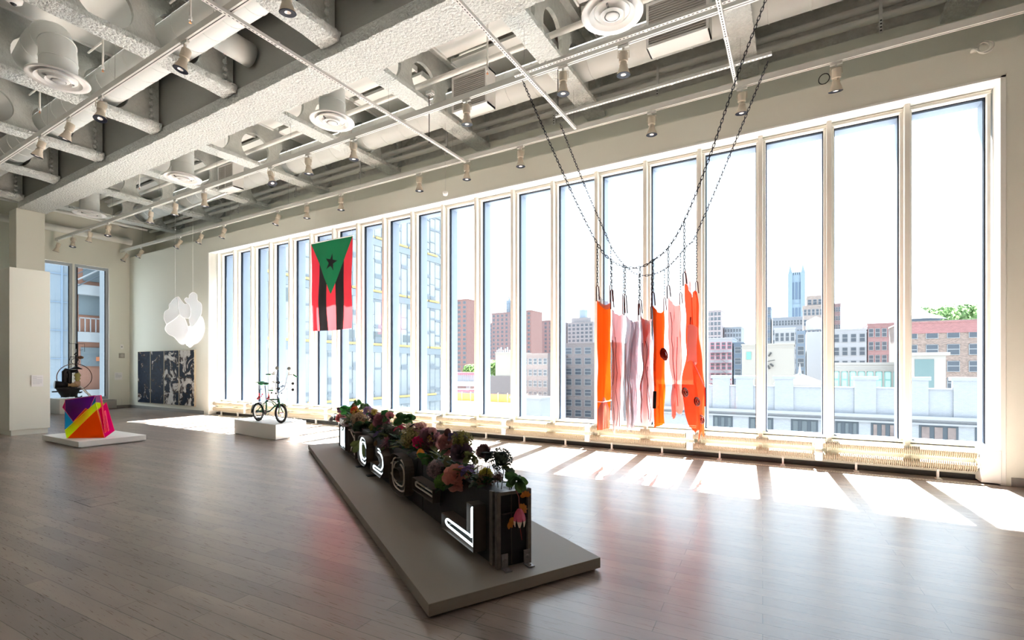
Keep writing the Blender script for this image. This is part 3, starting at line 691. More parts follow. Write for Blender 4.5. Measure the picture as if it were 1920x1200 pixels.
# ---------------------------------------------------------------- hanging white cloud sculpture
CL = clear_mat('frosted_acrylic', (.88, .89, .90), gloss=.05, groughness=.3, film=.62, filmc=(.92, .93, .95))
CLE = mat('white_acrylic_edge', (.93, .93, .95), .4)
e = empty('cloud_sculpture', (-15.5, 7.4, 3.2), 'translucent white acrylic cloud-like sculpture hanging above the dark painting', 'hanging sculpture'); o = V(e.location)
def smoothpoly(pts, k=3):
    pts = [p for i, p in enumerate(pts) if p != pts[i-1]]; n = len(pts); out = []
    for i in range(n):
        a, b_, c, d = [V(pts[(i+j) % n]+(0,)) for j in (-1, 0, 1, 2)]
        for j in range(6):
            t = j/6; q = .5*((2*b_)+(c-a)*t+(2*a-5*b_+4*c-d)*t*t+(3*b_-a-3*c+d)*t**3); out.append((q.x, q.y))
    return out
CP = [([(340, 383), (340, 383), (318, 393), (300, 415), (292, 425), (291, 448), (268, 465), (263, 500), (272, 522), (285, 530), (285, 530), (352, 476), (352, 476), (345, 420)], .25, -.2),
      ([(340, 383), (340, 383), (360, 402), (378, 422), (400, 420), (410, 450), (408, 492), (385, 500), (352, 476), (352, 476)], .3, .3),
      ([(285, 530), (285, 530), (352, 476), (352, 476), (372, 486), (400, 560), (388, 595), (380, 640), (355, 643), (320, 605), (290, 590), (270, 565), (273, 545)], -.25, -.15),
      ([(378, 398), (388, 385), (402, 388), (405, 370), (425, 356), (446, 368), (450, 400), (470, 418), (474, 450), (466, 490), (440, 530), (415, 548), (402, 500), (412, 450), (395, 420)], .35, .5),
      ([(468, 488), (485, 512), (491, 560), (478, 605), (455, 635), (430, 648), (412, 660), (385, 640), (388, 570), (402, 545), (440, 532)], -.3, -.5),
      ([(358, 510), (358, 510), (372, 525), (392, 590), (412, 640), (414, 660), (400, 656), (378, 600)], -.6, .3)]
nrm = V((.79, -.61, 0)).normalized(); cpt = V((-15.5, 7.4, 3.2))
for pts, ta, tb in CP:
    n2 = (nrm+V((0, 0, 1))*ta+V((.61, .79, 0))*tb).normalized()
    poly = [onp(220+x/3, 430+y/3, cpt, n2)-o for x, y in smoothpoly(pts, 2)]
    pl = B().prism(poly, n2*.012).build('curved_plate', CL, e)
    B().tube([p+n2*.006 for p in poly], .011, 5, closed=True).build('bright_edge', CLE, pl)
for x_, y_ in ((325, 395), (425, 370)):
    q = onp(220+x_/3, 430+y_/3, cpt, nrm)-o
    B().tube([q, (q.x, q.y, 4.29)], .003, 4).build('suspension_wire', mat('pale_wire', (.7, .7, .68)), e)
# ---------------------------------------------------------------- flag
def cloth_mat(name, c, tr=.45, tc=None): return mat(name, c, .75, trans=tr, bump=.1, bscale=200, tcol=tc)
FM = [cloth_mat('red_flag_cloth', (.80, .006, .05), .42, (.62, .042, .045)), cloth_mat('black_flag_cloth', (.006, .004, .005), .08), cloth_mat('green_flag_cloth', (.005, .16, .055), .25)]
e = empty('hanging_flag', (-9.82, 7.98, 4.62), 'red, black and green flag with black star hanging vertically before the windows', 'flag')
W_, H_ = 1.51, 2.19
star = [(0, 0)]
def instar(u, v):
    cu, cv, r_ = .5, .245, .155
    x, y = (u-cu)*W_, (cv-v)*H_
    x, y = x*cos(.22)-y*sin(.22), x*sin(.22)+y*cos(.22)
    a = atan2(x, y); rr = sqrt(x*x+y*y)/(r_*1.45)
    a = (a+pi/5) % (2*pi/5)-pi/5
    k = cos(2*pi/5)/cos(2*pi/5-abs(a)) if False else None
    ri = .382; ax, ay = 0, 1; bx, by = ri*sin(pi/5), ri*cos(pi/5)
    px, py = rr*sin(abs(a)), rr*cos(abs(a))
    return (bx-ax)*(py-ay)-(by-ay)*(px-ax) < 0
def flagmat(u, v):
    if v < .60*(1-abs(u-.5)*2): return 1 if instar(u, v) else 2
    return 1 if (.2 < u < .4 or .6 < u < .8) else 0
nu, nv = 150, 210
def fl(u, v):
    wv = .018*sin(u*9+v*3)*(.3+v)+.02*sin(v*7+u*2)*v+.01*sin(u*26+v*9)*v
    return (-W_/2+u*W_-.03*v*(.5-u)*2, wv-.10*v*(u-.5), -v*H_-.015*sin(u*pi)*v-.03*(1-u)*0)
b = B(); b.grid(fl, nu, nv)
b.m = [flagmat((i+.5)/nu, (j+.5)/nv) for j in range(nv) for i in range(nu)]
b.build('flag_cloth', FM, e, smooth=True)
B().tube([(-W_/2-.03, 0, .012), (W_/2+.03, 0, .012)], .014, 8).build('pole', WHITE, e)
for x in (-.7, .7): B().tube([(x, 0, .02), (x, .12, 1.2)], .002, 4).build('hanging_line', mat('pale_wire', (.7, .7, .68)), e)
# ---------------------------------------------------------------- plastic sheets on chains
CHM = mat('dark_chain_steel', (.05, .055, .07), .4, metal=.6)
def chain(pts, name, label, link=.06, r_=.0045, group=None):
    pts = [V(p) for p in pts]
    # resample
    seg = [0]
    for a, c in zip(pts[:-1], pts[1:]): seg.append(seg[-1]+(c-a).length)
    L_ = seg[-1]; n = max(2, int(L_/(link*.78)))
    def at(s_):
        for i in range(len(pts)-1):
            if s_ <= seg[i+1]+1e-9: return pts[i].lerp(pts[i+1], (s_-seg[i])/max(1e-9, seg[i+1]-seg[i]))
        return pts[-1]
    b = B()
    for i in range(n):
        p, q = at(L_*i/n), at(L_*(i+1)/n); d = (q-p).normalized(); c = (p+q)/2
        s1 = d.cross(V((0, 1, 0))); s1 = s1.normalized() if s1.length > .01 else V((1, 0, 0)); s2 = d.cross(s1)
        u = s1 if i % 2 else s2
        h, w_ = link*.5, link*.20; m = 10
        loop = [c+d*(h-w_)*(1 if cos(2*pi*k/m) > 0.01 else (-1 if cos(2*pi*k/m) < -.01 else 0))+d*w_*cos(2*pi*k/m)+u*w_*sin(2*pi*k/m) for k in range(m)]
        b.tube(loop, r_, 4, closed=True)
    o = b.build(name, CHM, loc=pts[0]); tag(o, label, 'chain', group); return o
def spline(pts, k=10):
    pts = [V(p) for p in pts]; out = []
    P = [pts[0]*2-pts[1]]+pts+[pts[-1]*2-pts[-2]]
    for i in range(1, len(P)-2):
        for j in range(k):
            t = j/k; a, b_, c, d = P[i-1], P[i], P[i+1], P[i+2]
            out.append(.5*((2*b_)+(c-a)*t+(2*a-5*b_+4*c-d)*t*t+(3*b_-a-3*c+d)*t**3))
    out.append(pts[-1]); return out
YA, YBC = 6.14, 7.47
SA = spline([ony(x, y, YA) for x, y in [(980, 152), (1068, 352), (1120, 457), (1145, 487), (1173, 501), (1200, 501), (1222, 490), (1254, 463), (1288, 403), (1330, 296), (1383, 140), (1440, -12)]])
SB = spline([ony(x, y, YBC) for x, y in [(1050, 232), (1095, 345), (1133, 433), (1150, 470), (1173, 500), (1197, 515), (1222, 515), (1253, 500), (1288, 461), (1305, 440), (1370, 287), (1440, 115)]])
chain(SA, 'swag_chain', 'long dark swag chain, the nearer of the two, hanging from the middle rail', group='swag chains above the plastic sheets')
chain(SB, 'swag_chain', 'long dark swag chain, the farther of the two, hanging from the short rail', group='swag chains above the plastic sheets')
def nearest(S_, x): return min(S_, key=lambda p: abs(p.x-x)+(2 if p.z > 4.3 else 0))
hookm = mat('plum_rubber_hook', (.16, .07, .07), .5)
def film(name, tint, c, f): return clear_mat(name, tint, gloss=.05, groughness=.12, film=f, filmc=c)
ORG = film('orange_plastic', (.9, .12, .02), (.95, .11, .006), .88); ORG2 = film('bright_orange_film', (.85, .12, .05), (.95, .09, .025), .80)
PNK = film('pale_pink_film', (.46, .33, .37), (.84, .74, .78), .84); GRY = film('grey_white_film', (.44, .44, .49), (.82, .82, .86), .82)
SAL = film('salmon_film', (.80, .40, .36), (.90, .42, .36), .76)
DARKL = mat('dark_fold_line', (.16, .07, .09), .6); RUST = mat('rust_patch', (.45, .07, .01), .6, trans=.2); SIL = clear_mat('clear_film', (.62, .62, .66), film=.35, filmc=(.5, .5, .54))
ordw = ['leftmost', 'second from left', 'third from left', 'middle', 'fifth from left', 'sixth from left', 'rightmost']
SH = [  # near top px, near bottom px, far top px, far bottom px, hook tops near/far, material, look
    ((1120, 562), (1121, 807), (1145, 566), (1144, 802), 535, 533, ORG, 'opaque orange plastic sheet with a rust patch at its lower end'),
    ((1147, 577), (1147, 812), (1169, 588), (1168, 798), 542, 550, PNK, 'pale pink film sheet with long dark fold lines'),
    ((1172, 588), (1171, 806), (1198, 600), (1197, 792), 552, 568, GRY, 'crumpled grey-white translucent film sheet'),
    ((1200, 588), (1204, 800), (1222, 598), (1224, 790), 561, 573, PNK, 'pale pink film sheet with a folded triangular corner'),
    ((1224, 573), (1225, 802), (1246, 582), (1247, 795), 547, 558, ORG, 'opaque orange plastic sheet with a dark knot at its middle'),
    ((1253, 557), (1257, 786), (1276, 570), (1283, 770), 534, 548, SAL, 'salmon translucent film sheet with crinkled bottom'),
    ((1283, 533), (1291, 808), (1306, 550), (1321, 820), 510, 527, ORG2, 'ragged bright orange-red film with twisted folds and dark knots')]
for i, (a, c, d, f, ha, hb, m, lk) in enumerate(SH):
    A0, A1 = ony(*a, YA), ony(*c, YA); C0, C1 = ony(*d, YBC), ony(*f, YBC)
    if i == 6: C1 = ony(*f, 7.2)
    e = empty('plastic_sheet', (A0+C0)/2, '%s, %s' % (lk, ordw[i]), 'plastic sheet', 'seven plastic sheets hung on chains'); o = V(e.location)
    rd = random.Random(i*13+5)
    ph = [rd.uniform(0, 6) for _ in range(6)]; amp = .012 if m in (ORG,) else .028
    def g(u, v, A0=A0, A1=A1, C0=C0, C1=C1, ph=ph, amp=amp, i=i):
        top = A0.lerp(C0, u); bot = A1.lerp(C1, u); sag = .06*sin(pi*u)*(1-v)
        p = top.lerp(bot, v); p.z -= sag
        wv = amp*(sin(u*11+ph[0]+v*1.3)*.6+sin(u*23+ph[1]-v*2)*.3+sin(v*6+u*5+ph[2])*.35)*(.35+v*.8)
        q = mnoise.noise(V((u*6+i*9, v*5, 1)))*amp*1.3
        p.x += wv+q
        if i == 6: p.x += .045*sin(v*7+u*3)*v*(1-u*.5); p.z += .05*sin(u*9)
        if i >= 1 and i not in (4,): p.z += .035*sin(u*14+ph[3])*v+ .02*sin(u*31+ph[4])*v
        return p-o
    sh = B().grid(g, 26, 60).build('film', m, e, smooth=True)
    def onsheet(u, v, dx=.012): return V(g(u, v))+V((dx, -.01, 0))
    # seams, fold lines and patches seen in the sheet
    if i == 0:
        B().tube([onsheet(u/12, .78) for u in range(13)], .006, 4).build('white_seam', WHITE, e)
        B().grid(lambda u, v: tuple(onsheet(.05+u*.75, .84+v*.155-.10*sin(pi*u)*(1-v))), 8, 8).build('rust_patch', RUST, e)
        B().grid(lambda u, v: tuple(V(g(u, 0))+V((.01, 0, .03-.12*v+.05*(1-u)))), 6, 3).build('clear_top_flap', SIL, e)
    if i in (1, 3):
        for q_, (ua, ub, va, vb) in enumerate([(.10, .16, .25, .97), (.32, .42, .2, .98), (.55, .50, .45, .99)]):
            B().tube([onsheet(ua+(ub-ua)*k/10+.006*sin(k*1.7), va+(vb-va)*k/10) for k in range(11)], .0045, 4).build('dark_fold', DARKL, e)
    if i == 3: B().add([onsheet(.05, .02), onsheet(.95, .06), onsheet(.2, .28)], [(0, 1, 2)]).build('folded_corner', SAL, e)
    if i == 2:
        for k in range(3): B().grid(lambda u, v, k=k: tuple(V(g(min(1, .25*k+u*.3), v))+V((.05+.02*sin(v*9+k), -.02, .0))), 4, 20).build('loose_fold', SIL, e, smooth=True)
    if i == 4:
        b = B(); c_ = onsheet(.62, .37)
        for k in range(5): b.ring(c_+V((.01*k, 0, 0)), (1, .2*k, .3), .045+.01*k, .012, 10, 5)
        b.build('dark_knot', mat('burnt_knot', (.13, .02, .01), .6), e)
        B().tube([onsheet(.0, .70), onsheet(.0, .77), onsheet(.01, .84)], .022, 6).build('black_edge_tape', BLACK, e)
    if i == 6:
        for (u_, v_) in ((.5, .87), (.28, .80), (.08, .75)):
            B().ring(onsheet(u_, v_, .03), (1, -.4, .2), .05, .014, 14, 6).ring(onsheet(u_, v_, .04), (1, -.4, .2), .025, .01, 12, 5).build('dark_ring_knot', mat('burnt_knot2', (.25, .03, .01), .6), e)
        B().tube([onsheet(.3, .2), onsheet(.25, .38), onsheet(.55, .45), onsheet(.95, .68), onsheet(.97, .8)], .008, 5).build('red_cord', mat('red_cord', (.45, .02, .01)), e)
        B().grid(lambda u, v: tuple(V(g(.15+u*.5, .28+v*.25))+V((.06*sin(pi*u), -.03, .12*u))), 8, 8).build('pale_fold', SAL, e, smooth=True)
        B().grid(lambda u, v: tuple(V(g(u, 0))+V((0, 0, .16*v*(1-abs(u-.15)*1.5)*(1+.4*sin(u*20))))), 14, 3).build('gathered_top', ORG2, e, smooth=True)
    if i == 5:
        for q_, (ua, va) in enumerate([(.15, .1), (.5, .3)]): B().tube([onsheet(ua+.03*sin(k), va+.08*k) for k in range(9)], .004, 4).build('red_fold', mat('red_fold', (.7, .06, .04), .5, trans=.3), e)
    # hooks and drop chains
    for nm, T, S_, hy, Yp, px_ in (('nearer', A0, SA, ha, YA, a[0]), ('farther', C0, SB, hb, YBC, d[0])):
        top = ony(px_, hy, Yp)
        B().tube([V((top.x-.012, top.y, T.z-.02))-o, V((top.x-.014, top.y, top.z-.02))-o, top-o, V((top.x+.016, top.y, top.z-.02))-o, V((top.x+.03, top.y, T.z+.0))-o], .008, 7).build('hook', hookm, e, smooth=True)
        q = nearest(S_, top.x)
        chain([V((top.x, top.y, q.z)), top], 'drop_chain', 'short dark drop chain from the %s swag chain to the %s hanging sheet' % (nm, ordw[i]), link=.05, r_=.0042, group='drop chains holding the sheets')
# ---------------------------------------------------------------- bright acrylic sculpture on low plinth
tag(B().box(-13.27, -11.45, 3.66, 4.74, .02, .122).box(-13.22, -11.50, 3.71, 4.69, 0, .02).build('low_plinth', PLINTH, bevel=.003), 'low square white plinth carrying the fluorescent acrylic sculpture', 'plinth')
def acr(name, c, k=.12, f=.38): return clear_mat(name, tuple(min(1, v) for v in c), gloss=.05, film=f, filmc=c)
AO = acr('orange_acrylic', (1, .23, .02)); AY = acr('lime_acrylic', (.80, .95, .03)); AP = acr('purple_acrylic', (.28, .01, .36), f=.5); AB = acr('cyan_acrylic', (.05, .48, .68))
AM = acr('magenta_acrylic', (.95, .01, .35), f=.5); AR = acr('red_acrylic', (1, .03, .10), f=.5); AV = acr('violet_acrylic', (.60, .30, .55))
EO = mat('orange_glow_edge', (1, .34, .12), .4, trans=.4); EY = mat('lime_glow_edge', (.95, 1, .15), .4, trans=.4); EM = mat('pink_glow_edge', (1, .12, .30), .4, trans=.4); EB = mat('blue_edge', (.04, .15, .45), .4)  # fluorescent edge glow is put into bright translucent colours, nothing emits
e = empty('acrylic_sculpture', (-12.3, 4.1, .122), 'fluorescent orange, lime, purple and magenta angular acrylic sculpture on the low white plinth', 'acrylic sculpture'); o = V(e.location)
def Z4(x, y): return (80+x/5.215, 620+y/5.215)
pf = V((-12.24, 3.73, .122)); uf = V((.80, .60, 0)); nf = V((.60, -.80, 0))
def panel(pts, off, m, em, name, lean=0, n_=None, edge=(0,)):
    n2 = (n_ or nf)+V((0, 0, lean)); n2.normalize(); base = pf-(nf)*off
    poly = [onp(*Z4(x, y), base, n2) for x, y in pts]
    for p in poly: p.z = max(p.z, .124)
    pl = B().prism([p-o for p in poly], -n2*.010).build(name, m, e)
    B().tube([p-o for p in poly], .0055, 4, closed=True).build('edge', em, pl)
panel([(218, 972), (520, 702), (607, 1050), (235, 1055)], .03, AY, EY, 'lime_panel')
panel([(245, 1050), (603, 1046), (530, 772)], 0, AO, EO, 'orange_triangle')
panel([(470, 745), (480, 765), (390, 1015), (384, 1012)], .09, AO, EO, 'orange_fin')
panel([(530, 830), (536, 836), (478, 1010), (472, 1006)], .12, AO, EO, 'orange_fin')
panel([(218, 675), (513, 633), (515, 700), (240, 970), (218, 965)], .36, AB, EB, 'cyan_panel')
panel([(218, 677), (515, 637), (460, 760), (300, 892), (218, 780)], .18, AP, EM, 'purple_panel')
panel([(195, 750), (218, 690), (415, 725), (425, 770), (300, 892)], .26, AM, EM, 'magenta_panel')
panel([(300, 890), (420, 760), (500, 800), (345, 960)], .14, AO, EO, 'orange_panel')
panel([(520, 702), (600, 708), (560, 790), (545, 775)], .12, AY, EY, 'lime_wedge')
panel([(515, 700), (515, 637), (572, 630), (575, 720)], .40, AV, EM, 'violet_panel')
nr = V((.80, .52, 0)).normalized()
br = onz(*Z4(607, 1050), .122)
def panel2(pts, off, m, em, name):
    base = br-nr*off; poly = [onp(*Z4(x, y), base, nr) for x, y in pts]
    for p in poly: p.z = max(p.z, .124)
    pl = B().prism([p-o for p in poly], -nr*.010).build(name, m, e); B().tube([p-o for p in poly], .0055, 4, closed=True).build('edge', em, pl)
panel2([(607, 1048), (703, 978), (622, 702), (548, 775)], .02, AM, EM, 'magenta_side')
panel2([(600, 1000), (650, 975), (612, 712), (545, 770)], .06, AR, EM, 'red_side')
panel2([(610, 1000), (622, 985), (573, 632), (565, 640)], .0, AR, EM, 'red_fin')
panel2([(640, 985), (648, 975), (612, 780), (606, 790)], .0, AR, EM, 'red_fin')
# ---------------------------------------------------------------- dark assemblage on pedestal at the end wall
b = B().box(-21.25, -20.25, 6.0, 6.75, .012, .495).box(-21.2, -20.3, 6.05, 6.7, 0, .02)
tag(b.build('pedestal', PLINTH, bevel=.004), 'small white pedestal under the dark metal assemblage at the end wall window', 'pedestal')
IRON = mat('blackened_iron', (.02, .018, .02), .45, metal=.5); WOOD = mat('dark_wood', (.16, .08, .04), .5)
e = empty('metal_assemblage', (-20.7, 6.4, .52), 'dark spindly metal and wood assemblage with a large thin hoop on the pedestal', 'sculpture'); o = V(e.location)
XS = -20.6
def zp(x, y, X=XS): return onx(*Z4(x, y), X)-o
def wire(pts, r_=.012, X=XS): return B().tube([zp(*p, X) for p in pts], r_, 6)
hc, hr = zp(312, 455), (zp(480, 455)-zp(145, 455)).length/2
B().ring(hc, (1, -.1, 0), hr, .014, 40, 6).build('hoop', mat('brown_hoop', (.16, .07, .05), .4), e, smooth=True)
B().lathe([(.001, 0), (.10, .02), (.24, .28), (.26, .34), (.001, .34)], zp(225, 655), (0, 0, 1), 16).lathe([(.001, 0), (.10, .02), (.2, .26), (.22, .3), (.001, .3)], zp(290, 650), (0, 0, 1), 16).build('cone_pots', IRON, e, smooth=True)
B().tube([zp(90, 598), zp(330, 590)], .022, 8).tube([zp(180, 598), zp(182, 655)], .012, 6).tube([zp(325, 540), zp(327, 655)], .03, 8).build('arms', IRON, e)
b = B(); b.tube([zp(215, 560), zp(212, 400), zp(228, 385), zp(250, 390), zp(262, 420), zp(258, 560)], .07, 10).tube([zp(255, 400), zp(330, 395), zp(335, 440)], .06, 10); b.build('bent_body', IRON, e, smooth=True)
B().tube([zp(240, 410), zp(236, 470), zp(244, 540)], .028, 8).build('white_tube', WHITE, e, smooth=True)
B().lathe([(.001, 0), (.13, 0), (.09, .30), (.001, .30)], zp(120, 528), (0, 1, -.05), 16).build('horn', IRON, e, smooth=True)
B().lathe([(.06, .3), (.08, .32), (.075, .58), (.001, .58)], zp(120, 528), (0, 1, -.05), 14).build('horn_wood', mat('tan_wood', (.42, .27, .14), .6), e, smooth=True)
b = B(); b.lathe([(.001, 0), (.08, .02), (.085, .16), (.06, .18), (.001, .18)], zp(337, 545), n=14); b.build('wood_block', mat('pale_wood', (.62, .42, .26), .6), e, smooth=True)
b = B(); b.lathe([(.05, 0), (.085, .04), (.05, .10), (.09, .15), (.06, .21), (.10, .26), (.03, .40), (.001, .44)], zp(338, 515), n=14); b.build('turned_finial', mat('olive_gold_paint', (.40, .36, .10), .4), e, smooth=True)
B().lathe([(.055, 0), (.02, .12), (.001, .14)], zp(338, 450), n=12).build('green_tip', mat('green_paint', (.03, .28, .08), .4), e, smooth=True)
B().tube([zp(350, 530), zp(478, 650)], .035, 6).build('white_strut', WHITE, e)
b = B(); b.tube([zp(322, 375), zp(325, 240), zp(310, 235), zp(330, 215)], .02, 8).tube([zp(342, 300), zp(342, 128)], .016, 6).lathe([(.001, .1), (.16, 0), (.16, -.02), (.001, -.02)], zp(325, 372), n=14)
b.box(*[v for p in (( -.02, .02),) for v in p], zp(342, 180).y-.03, zp(342, 180).y+.03, zp(342, 180).z, zp(342, 128).z)
b.tube([zp(255, 108), zp(265, 125), zp(410, 128), zp(410, 205), zp(360, 190), zp(395, 185)], .007, 5).tube([zp(262, 290), zp(270, 255), zp(345, 262)], .012, 5)
b.ring(zp(355, 625), (1, 0, 0), .09, .018, 14, 6, 0, 5).ring(zp(360, 585), (1, 0, 0), .08, .018, 14, 6, 0, 5).ring(zp(320, 300), (1, 0, 0), .10, .01, 16, 5)
b.build('spindle_and_scrolls', IRON, e, smooth=True)
B().ball(zp(367, 262), .08, 12, 8, (1, 1.2, .7)).build('wooden_knob', WOOD, e, smooth=True)
#PART3
# ---------------------------------------------------------------- bicycle on white plinth
pc = [onz(439, 813, 0), onz(517, 826, 0), onz(574, 815, 0)]; p4 = pc[0]+pc[2]-pc[1]
b = B().prism([pc[0]+V((0, 0, .012)), pc[1]+V((0, 0, .012)), pc[2]+V((0, 0, .012)), p4+V((0, 0, .012))], (0, 0, .308)); cc_ = (pc[0]+pc[2])/2
b.prism([cc_+(q-cc_)*.97 for q in (pc[0], pc[1], pc[2], p4)], (0, 0, .02))
tag(b.build('box_plinth', PLINTH, bevel=.004), 'white box plinth under the green bicycle beside the radiators', 'plinth')
YBK = 6.37
e = empty('bicycle', (-9.85, YBK, .32), 'small green high-handlebar bicycle covered in mirrors, horns and flags on the white box plinth', 'bicycle'); o = V(e.location)
def P9(x, y, dy=0, r=True): q = ony(460+x/10, 680+y/10, YBK+dy); return q-o
GRN = mat('bicycle_green', (.005, .10, .035), .25, spec=.7); TYRE = mat('black_rubber', (.012, .012, .013), .7); CHR = mat('chrome', (.34, .35, .37), .2, metal=1)
GSEAT = mat('green_sparkle_seat', (.005, .20, .06), .35)
WR = .205; rear = V((-10.23-o.x, 0, WR)); front = V((-9.42-o.x, 0, WR))
for c, nm in ((rear, 'rear_wheel'), (front, 'front_wheel')):
    wh = B().ring(c, (0, 1, 0), WR-.022, .022, 40, 8).build(nm, TYRE, e, smooth=True)
    B().ring(c, (0, 1, 0), WR-.045, .011, 40, 6).ring(c+V((0, .0, 0)), (0, 1, 0), WR-.052, .014, 40, 5).build('rim', WHITE if nm == 'rear_wheel' else CHR, wh, smooth=True)
    b = B(); b.tube([c+V((0, -.05, 0)), c+V((0, .05, 0))], .022, 10)
    for k in range(20):
        a = 2*pi*k/20; b.tube([c+V((0, .02*(-1)**k, 0)), c+V((cos(a)*(WR-.05), 0, sin(a)*(WR-.05)))], .0015, 4)
    b.build('spokes_and_hub', CHR, wh)
bb = P9(395, 930); st = P9(395, 715); hd = P9(620, 690); hb = P9(635, 760)
B().tube([bb, st], .016, 8).tube([st, P9(470, 690), hd], .014, 8).tube([st+V((0, 0, -.01)), P9(500, 740), P9(560, 830)], .010, 8).tube([bb, P9(470, 900), P9(560, 810), hb], .016, 8) \
   .tube([P9(470, 700, .0), P9(560, 750), P9(590, 800)], .010, 6).tube([hb+V((0, 0, -.02)), hd+V((0, 0, .02))], .022, 10) \
   .tube([bb, rear+V((0, -.05, 0))], .010, 6).tube([bb, rear+V((0, .05, 0))], .010, 6).tube([st, rear+V((0, -.05, 0))], .009, 6).tube([st, rear+V((0, .05, 0))], .009, 6).build('frame', GRN, e, smooth=True)
B().tube([hb, P9(640, 790, -.06), front+V((0, -.055, 0))], .011, 6).tube([hb, P9(640, 790, .06), front+V((0, .055, 0))], .011, 6).build('fork', GRN, e, smooth=True)
B().grid(lambda u, v: tuple(front+V((cos(pi*(.25+u*.55))*(WR+.015), (v-.5)*.06, sin(pi*(.25+u*.55))*(WR+.015)))), 14, 4).build('front_fender', GRN, e, smooth=True)
B().grid(lambda u, v: tuple(rear+V((cos(pi*(.3+u*.75))*(WR+.015), (v-.5)*.06, sin(pi*(.3+u*.75))*(WR+.015)))), 14, 4).build('rear_fender', CHR, e, smooth=True)
b = B().ring(bb, (0, 1, 0), .075, .006, 24, 5).lathe([(.001, .01), (.055, .0), (.001, -.01)], bb+V((0, -.03, 0)), (0, 1, 0), 20)
b.build('chainring', CHR, e)
B().grid(lambda u, v: tuple(bb+V((-.02+cos(pi*(-.05+u*1.0))*.10, -.045+v*.01, sin(pi*(-.05+u*1.0))*.10))), 12, 2).box(rear.x, bb.x-.1, -.05, -.04, .22, .245).build('chain_guard', GRN, e)
B().tube([bb+V((0, -.06, 0)), P9(300, 1030, -.08)], .008, 6).tube([bb+V((0, .06, 0)), bb+V((.12, .07, .08))], .008, 6).build('crank_arms', CHR, e)
q = P9(270, 1035, -.10); B().box(q.x-.06, q.x+.05, q.y-.04, q.y+.04, q.z-.012, q.z+.012).build('pedal', BLACK, e)
B().tube([bb+V((.02, .03, -.02)), V((P9(550, 1100).x, .12, .004))], .008, 6).build('kickstand', WHITE, e)
B().tube([st, P9(370, 430)], .012, 8).build('seat_post', CHR, e)
B().grid(lambda u, v: tuple(P9(255, 385)+V((u*(P9(450, 400).x-P9(255, 385).x), (v-.5)*2*(.075*(1-u)**.6+.022), .02*sin(pi*v)+.015*cos(u*3)))), 14, 8).ball(P9(310, 388), .062, 12, 8, (1.2, 1.3, .75)).ball(P9(385, 396), .048, 12, 8, (1.6, .9, .7)).build('seat', GSEAT, e, smooth=True)
for s_ in (-1, 1):
    xg, yg, xo, yo, xm, ym = (590, 230, 395, 220, 595, 100) if s_ < 0 else (800, 235, 965, 268, 818, 110)
    d_ = .17*s_
    B().tube([P9(625, 640), P9(600, 590, d_*.3), P9(570 if s_ < 0 else 735, 480, d_), P9(xg, yg, d_), P9((xg+xo)/2, yg-15, d_*1.05)], .009, 7).build('handlebar', CHR, e, smooth=True)
    B().tube([P9((xg+xo)/2+20*(-s_)*-1, yg-10, d_*1.05), P9(xo, yo, d_*1.15)], .015, 8).build('grip', GSEAT, e, smooth=True)
    mr = B().tube([P9(xg, yg, d_), P9(xm, ym+30, d_)], .004, 5).ring(P9(xm, ym, d_), (1, -.6, 0), .033, .006, 20, 5).build('mirror_frame', CHR, e, smooth=True)
    B().lathe([(.001, 0), (.032, 0)], P9(xm, ym, d_), (1, -.6, 0), 20).build('mirror_glass', mat('mirror_glass', (.9, .9, .92), .03, metal=1), mr)
    for y_ in (385, 500):
        xx = (540, 620) if s_ < 0 else (765, 890)
        y2 = y_-(12 if s_ < 0 else -8)
        h_ = B().tube([P9(xx[0], y_-8, d_), P9(xx[1]-15, y2, d_)], .005, 5).lathe([(.006, -.06), (.010, -.03), (.03, .0)], P9(xx[1], y2, d_), (.8, -.5, 0), 14).build('horn', CHR, e, smooth=True)
        B().ball(P9(xx[1]+(-18 if s_ < 0 else 10), y2, d_), .022, 10, 6).build('horn_bulb', TYRE, h_, smooth=True)
    b = B()
    for (x_, y_) in ([(540, 190), (520, 210), (545, 355), (510, 370), (500, 480)] if s_ < 0 else [(815, 205), (700, 440), (660, 460), (690, 450), (720, 450)]):
        b.ring(P9(x_, y_, d_), (1, -1, .3), .017, .006, 12, 5)
    b.build('chrome_lamps', CHR, e, smooth=True)
    B().tube([P9(600, 250, -.15) if s_ < 0 else P9(790, 255, .15), P9(680, 360), P9(700, 480), P9(660, 620)], .0025, 4).build('brake_cable', mat('cable_grey', (.25, .25, .27)), e, smooth=True)
B().ring(P9(650, 540), (0, 1, .5), .16, .003, 24, 4, pi*1.1, pi*1.9).ring(P9(700, 500, .1), (0, 1, -.6), .22, .003, 24, 4, 0, pi).ring(P9(280, 480), (.3, 1, 0), .13, .002, 20, 4, pi, 2*pi).build('wire_loops', CHR, e, smooth=True)
B().tube([P9(440, 518, -.08), P9(515, 518, -.08)], .016, 8).build('front_grip_bar', GSEAT, e, smooth=True)
B().ball(P9(492, 565), .02, 10, 6).ball(P9(682, 572, .1), .014, 8, 5).ball(P9(572, 575), .02, 8, 5).ball(P9(520, 690), .022, 8, 5, (1.3, 1, 1)).build('black_reflectors', TYRE, e, smooth=True)
B().box(*[v for v in (P9(250, 495).x, P9(300, 495).x)], -.02, .02, P9(250, 505).z, P9(250, 490).z).tube([P9(265, 400), P9(265, 490)], .006, 5).build('rear_light_bracket', CHR, e)
B().tube([P9(180, 765), P9(290, 750), P9(395, 720)], .006, 5).tube([P9(290, 745, -.05), P9(340, 800), P9(390, 730)], .006, 5).ring(P9(345, 770, -.05), (0, 1, 0), .03, .004, 14, 4).build('rear_rack', CHR, e, smooth=True)
